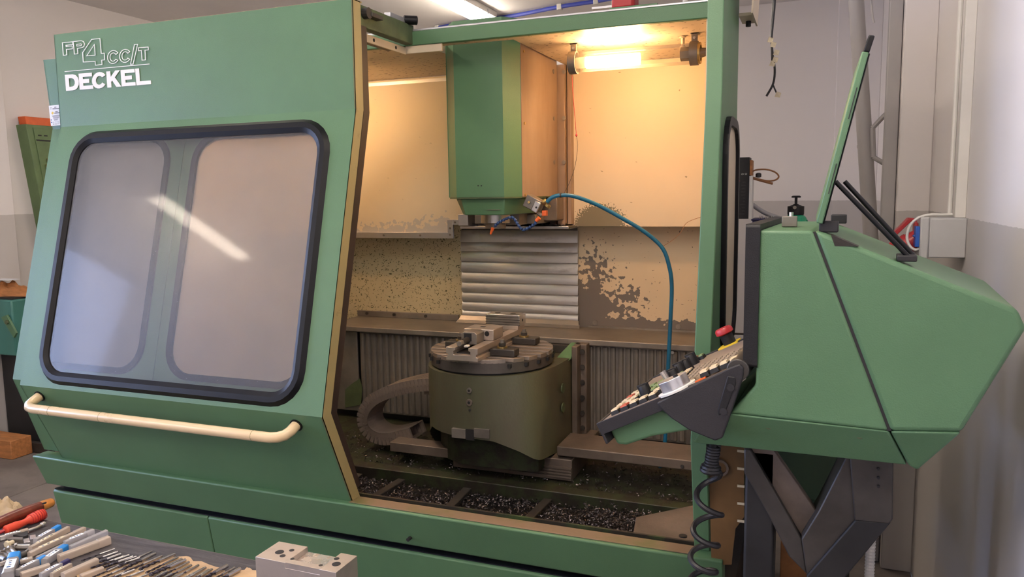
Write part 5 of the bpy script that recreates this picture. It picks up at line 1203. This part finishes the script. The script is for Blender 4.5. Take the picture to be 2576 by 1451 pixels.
# drills and milling cutters, laid side by side
def drill_mesh(L, r, kind):
    m = MB()
    if kind == 0: m.lathe([(r * .2, 0), (r * .9, r * 1.6), (r * .9, L * .52), (r, L * .53), (r, L), (r * .9, L + .0005)], n=10, M=Matrix.Rotation(math.pi / 2, 4, 'Y'))
    return m
dk = 0
def drill(pa, pb, r, z=.0, label=None):
    a = P(*pa, Z=BZ + .006 + z); b = P(*pb, Z=BZ + .006 + z); d = b - a; L = d.length; d.normalize()
    b_ = V(0, 0, r)
    t = thing('cutting_tool', label, 'cutting tool', a, 'loose drills and cutters on the bench')
    a = a + b_; b = b + b_; mid = a.lerp(b, .55)
    MB().cyl(mid, b, r, 10).o('shank', 'drill_shank', t, smooth=True)
    f = MB(); u = d.orthogonal().normalized(); w_ = d.cross(u); n = 14; vs = []; sg = 8
    for i in range(n + 1):
        p = a.lerp(mid, i / n); tw = i * .75; rr_ = r * (.97 if i else .45)
        vs += [p + (u * math.cos(tw + 2 * math.pi * k / sg) + w_ * math.sin(tw + 2 * math.pi * k / sg)) * rr_ * (1 if k % 4 in (0, 1) else .62) for k in range(sg)]
    f.add(vs, [(i * sg + k, i * sg + (k + 1) % sg, (i + 1) * sg + (k + 1) % sg, (i + 1) * sg + k) for i in range(n) for k in range(sg)] + [tuple(range(sg))])
    f.o('flute', 'drill_flute', t)
    return t
rz = random.Random(11)
dl = []
# rows follow the photograph: shank ends (upper right) and lengths
rowA = [(288, 1383), (296, 1391), (304, 1397), (312, 1401), (325, 1399), (334, 1404), (343, 1402), (351, 1406)]
for i, (x, y) in enumerate(rowA): dl.append(((x - 84 + rz.uniform(-6, 6), y + 30), (x, y), .0022 + .0006 * (i % 3), 'row of thin drills beside the milky box'))
rowB = [(382, 1389), (391, 1396), (400, 1404), (408, 1400), (440, 1397), (448, 1404), (458, 1408), (467, 1412), (476, 1416), (482, 1424)]
for i, (x, y) in enumerate(rowB): dl.append(((x - 86 + rz.uniform(-6, 6), y + 40), (x, y), .0026 + .0012 * (i % 3 == 1), 'middle row of thicker cutters'))
rowC = [(300, 1425), (312, 1432), (322, 1438), (338, 1436), (350, 1442), (362, 1438), (372, 1446)]
for i, (x, y) in enumerate(rowC): dl.append(((x - 70 + rz.uniform(-6, 6), y + 30), (x, y), .0022 + .0005 * (i % 2), 'lower row of small drills'))
rowD = [(500, 1424), (512, 1432), (518, 1430), (526, 1436), (534, 1434), (572, 1428), (590, 1430), (604, 1436), (545, 1442)]
for i, (x, y) in enumerate(rowD): dl.append(((x - 72 + rz.uniform(-6, 6), y + 40), (x, y), .0026 + .0022 * (i in (5, 7)), 'right row of short cutters near the steel block'))
rowE = [(420, 1440), (432, 1446), (446, 1450), (460, 1446), (474, 1452), (488, 1448)]
for i, (x, y) in enumerate(rowE): dl.append(((x - 66, y + 34), (x, y), .0030, 'dark cutters at the bottom edge'))
ords = ['first', 'second', 'third', 'fourth', 'fifth', 'sixth', 'seventh', 'eighth', 'ninth', 'tenth']
seen = {}
for (a, b, r, lab) in dl:
    k = seen.get(lab, 0); seen[lab] = k + 1
    drill(a, b, r, .0, '%s tool from the left in the %s' % (ords[k], lab))
# plastic cutter boxes
def cbox(za, zb, wpx, body, cap, label, hgt=.016, lab=None, capend=1, paper=True, z=0):
    """box between two points given in bench pixels"""
    a = P(za[0] / 5.6, 1220 + za[1] / 5.6, Z=BZ + .004 + z); b = P(zb[0] / 5.6, 1220 + zb[1] / 5.6, Z=BZ + .004 + z); a.z = b.z = BZ + .0005 + z
    d = b - a; L = d.length; wd = wpx / 5.6 * (a - EYE).length / FPX
    M = frame(a, d, V(-d.y, d.x, 0)); t = thing('cutter_box', label, 'plastic box', a, 'plastic cutter boxes on the bench')
    cl = min(.028, L * .28) if cap else 0
    def fr(x0, x1, s): return rrect(-wd / 2 * s, wd / 2 * s, 0, hgt * s, wd * .18, 2)
    m_ = MB(); m_.hexa([M @ V(0, p[0], p[1]) for p in fr(0, 0, .94)], [M @ V(L - cl, p[0], p[1]) for p in fr(0, 0, .94)]).o('body', body, t)
    if cap: MB().hexa([M @ V(L - cl, p[0], p[1]) for p in fr(0, 0, 1)], [M @ V(L, p[0], p[1]) for p in fr(0, 0, 1)]).o('cap', cap, t, bev=.001)
    MB().cyl(M @ V(L * .08, 0, hgt * .45), M @ V(L * .8, 0, hgt * .45), wd * .2, 8).o('cutter', 'drill_shank', t)
    if paper:
        lb_ = MB().box(L * .18, L * .62, -wd * .40, wd * .40, hgt * .945, hgt * .96, M).o('label', 'paper' if lab != 'tan' else 'tape', t)
        rz = random.Random(int(za[0]))
        for k in range(4):
            x = L * (.22 + .10 * k); MB().box(x, x + L * .05 * rz.uniform(.5, 1.2), -wd * .2 * rz.uniform(.3, 1), wd * .2 * rz.uniform(.3, 1), hgt * .961, hgt * .975, M).o('marking', 'ink' if k % 2 else 'ink_blue', lb_)
    return t
cbox((500, 820), (840, 620), 62, 'box_clear', 'sky_blue', 'clear box with a bright blue cap behind the beige boxes')
cbox((430, 930), (965, 640), 58, 'box_milk', None, 'beige plain box left of the long hand-lettered box', lab='tan')
cbox((410, 1000), (1195, 640), 62, 'box_milk', 'box_milk', 'longest beige box with hand lettering on its tape', lab='tan', hgt=.014)
cbox((520, 1040), (905, 850), 40, 'box_clear', None, 'thin clear sleeve in front of the long beige box', .010, paper=False)
cbox((915, 850), (1320, 680), 58, 'box_clear', 'box_clear', 'clear box with a white printed strip, third from the right')
cbox((985, 920), (1505, 690), 60, 'box_clear', None, 'clear slender box second from the right', paper=False)
cbox((830, 1070), (1545, 805), 96, 'box_milk', 'box_milk', 'biggest milky white box at the right end of the boxes', .020, paper=False)
cbox((625, 1120), (930, 910), 84, 'box_clear', 'sky_blue', 'blue-capped clear box leaning against the biggest milky box', .018)
cbox((240, 1260), (645, 1050), 58, 'box_clear', 'sky_blue', 'long clear box with blue cap at lower left')
cbox((110, 1330), (215, 1040), 130, 'box_clear', 'sky_blue', 'wide blue-capped box pointing away at the left edge', .022)
cbox((300, 1300), (700, 1170), 80, 'box_milk', None, 'pinkish milky box in the bottom row', paper=False)
cbox((575, 1310), (975, 1105), 58, 'box_clear', 'navy', 'clear box with a dark blue cap')
cbox((730, 1310), (1000, 1165), 56, 'box_milk', None, 'small beige box with pencil marks in the bottom row', lab='tan')
cbox((890, 1330), (1370, 1115), 92, 'box_milk', None, 'large scuffed box in the bottom row left of the drills', .020, paper=False)
cbox((1140, 1330), (1455, 1215), 80, 'box_milk', None, 'short scuffed box touching the lower drills', .016, paper=False)
cbox((280, 1090), (455, 1040), 62, 'box_milk', None, 'small box with white label between the blue caps', .010)
cbox((0, 1120), (140, 1065), 40, 'box_milk', None, 'little pale box behind the wide blue-capped box', .009, paper=False)
cbox((0, 760), (400, 650), 50, 'box_clear', 'box_milk', 'long pale tube box beside the red screwdriver', .012)
# hand tools at the left
def bp5(x, y, z): return P(x / 5.6, 1220 + y / 5.6, Z=BZ + z)
t = thing('hammer', 'hammer with a dark red varnished handle and amber end', 'hammer', bp5(0, 560, 0))
pth = [bp5(-420, 720, .022), bp5(-60, 560, .022), bp5(120, 480, .022), bp5(330, 395, .022), bp5(540, 315, .022), bp5(580, 300, .022)]
MB().tube(bez(pth, 5), [.013 + .003 * math.sin(i / 25 * 3.1) for i in range(26)], 14).o('handle', 'wood_dark', t, smooth=True)
pth = [bp5(575, 302, .022), bp5(640, 276, .022), bp5(720, 245, .022), bp5(752, 235, .022), bp5(764, 231, .022)]
MB().tube(pth, [.0138, .0135, .0125, .009, .003], 14).o('handle_end', 'wood_amber', t, smooth=True)
MB().tube([bp5(600, 262, .036), bp5(650, 244, .036)], .0025, 6).o('hang_hole', 'black_iron', t)
q = bp5(-430, 724, .02); MB().box(q.x - .02, q.x + .02, q.y - .05, q.y + .05, BZ + .002, BZ + .035).o('head', 'dark_steel', t, bev=.004)
t = thing('screwdriver', 'red screwdriver with a knurled ball-end grip', 'screwdriver', bp5(70, 640, 0))
pth = [bp5(62, 640, .014), bp5(80, 632, .014), bp5(240, 568, .014), bp5(320, 535, .014), bp5(380, 505, .014), bp5(430, 482, .014), bp5(560, 425, .014), bp5(610, 408, .014), bp5(640, 398, .014)]
MB().tube(pth, [.007, .011, .011, .008, .0085, .013, .0145, .013, .007], 16).o('handle', 'red_grip', t, smooth=True)
for k in range(7):
    p = bp5(425, 484, .014).lerp(bp5(615, 406, .014), k / 6); d = (bp5(615, 406, .014) - bp5(425, 484, .014)).normalized()
    MB().ring(p - d * .0006, p + d * .0006, .0149 if 1 < k < 6 else .0135, .012, 18).o('grip_groove', 'red', t)
MB().tube([bp5(62, 640, .014), bp5(-60, 690, .012), bp5(-200, 745, .01)], .0045, 10).o('blade', 'red', t)
t = thing('socket_bit', 'chrome bit holder behind the pale tube box', 'bit holder', bp5(520, 610, 0))
MB().tube([bp5(400, 640, .006), bp5(520, 600, .006), bp5(580, 565, .006)], .004, 10).o('shaft', 'steel', t, smooth=True)
MB().cyl(bp5(580, 565, .006), bp5(625, 540, .006), .0062, 12).o('tip', 'bright_steel', t, bev=.001)
def bit(pts, r, m, label, nm='pin', n=10, hexd=False):
    a, b = bp5(*pts[0], r), bp5(*pts[1], r); t = thing(nm, label, nm.replace('_', ' '), a)
    MB().cyl(a, b, r, n).o('shank', m, t, smooth=not hexd)
    d = (b - a).normalized(); MB().cyl(a - d * .006, a, r * 1.7, 6).o('head', m, t, bev=.0005)
    return t
bit(((250, 850), (430, 848)), .0042, 'steel', 'upper of two steel bolts lying side by side near the magnets', 'bolt')
bit(((225, 880), (410, 882)), .0042, 'dull_steel', 'lower of two steel bolts lying side by side near the magnets', 'bolt')
bit(((150, 910), (235, 975)), .0058, 'steel', 'short thick steel bolt, right one of the stubby three', 'bolt')
bit(((95, 940), (190, 1000)), .0056, 'dull_steel', 'short thick steel bolt, middle one of the stubby three', 'bolt')
bit(((35, 970), (150, 1015)), .0056, 'dull_steel', 'short thick steel bolt, left one of the stubby three', 'bolt')
bit(((0, 1010), (75, 1050)), .006, 'steel', 'short steel bolt at the left edge of the bench', 'bolt')
bit(((275, 1000), (360, 965)), .007, 'dark_steel', 'black socket bit lying below the beige boxes', 'socket')
bit(((350, 950), (470, 845)), .0030, 'steel', 'thin steel pin crossing the end of the beige box', 'pin')
bit(((120, 830), (185, 800)), .0055, 'tape', 'little brassy bolt below the steel strip', 'bolt')
def plate(c, m, label, nm, h=.004):
    q = [bp5(*p, h) for p in c]; tag(MB().hexa([V(p.x, p.y, BZ + .0005) for p in q], q).o(nm, m, None, bev=.0005), label, nm.replace('_', ' '))
plate(((325, 750), (412, 738), (424, 795), (335, 808)), 'bright_steel', 'left one of the two bright square magnets', 'square_magnet')
plate(((415, 708), (500, 692), (514, 745), (425, 762)), 'bright_steel', 'right one of the two bright square magnets', 'square_magnet')
plate(((140, 728), (320, 730), (320, 762), (100, 760)), 'dull_steel', 'grey steel strip beside the square magnets', 'steel_strip', .012)
plate(((140, 690), (390, 640), (395, 700), (330, 722)), 'black_iron', 'dark flat bar below the pale tube box', 'flat_bar', .008)
# rag
heap('work_glove', P(8, 1283, Z=BZ) [:2] + (BZ + .001,) if False else tuple(P(6, 1288, Z=BZ + .01).xy) + (BZ + .001,), .075, .045, .055, 'rag', 'crumpled beige work glove at the left end of the bench', 'glove', 9)
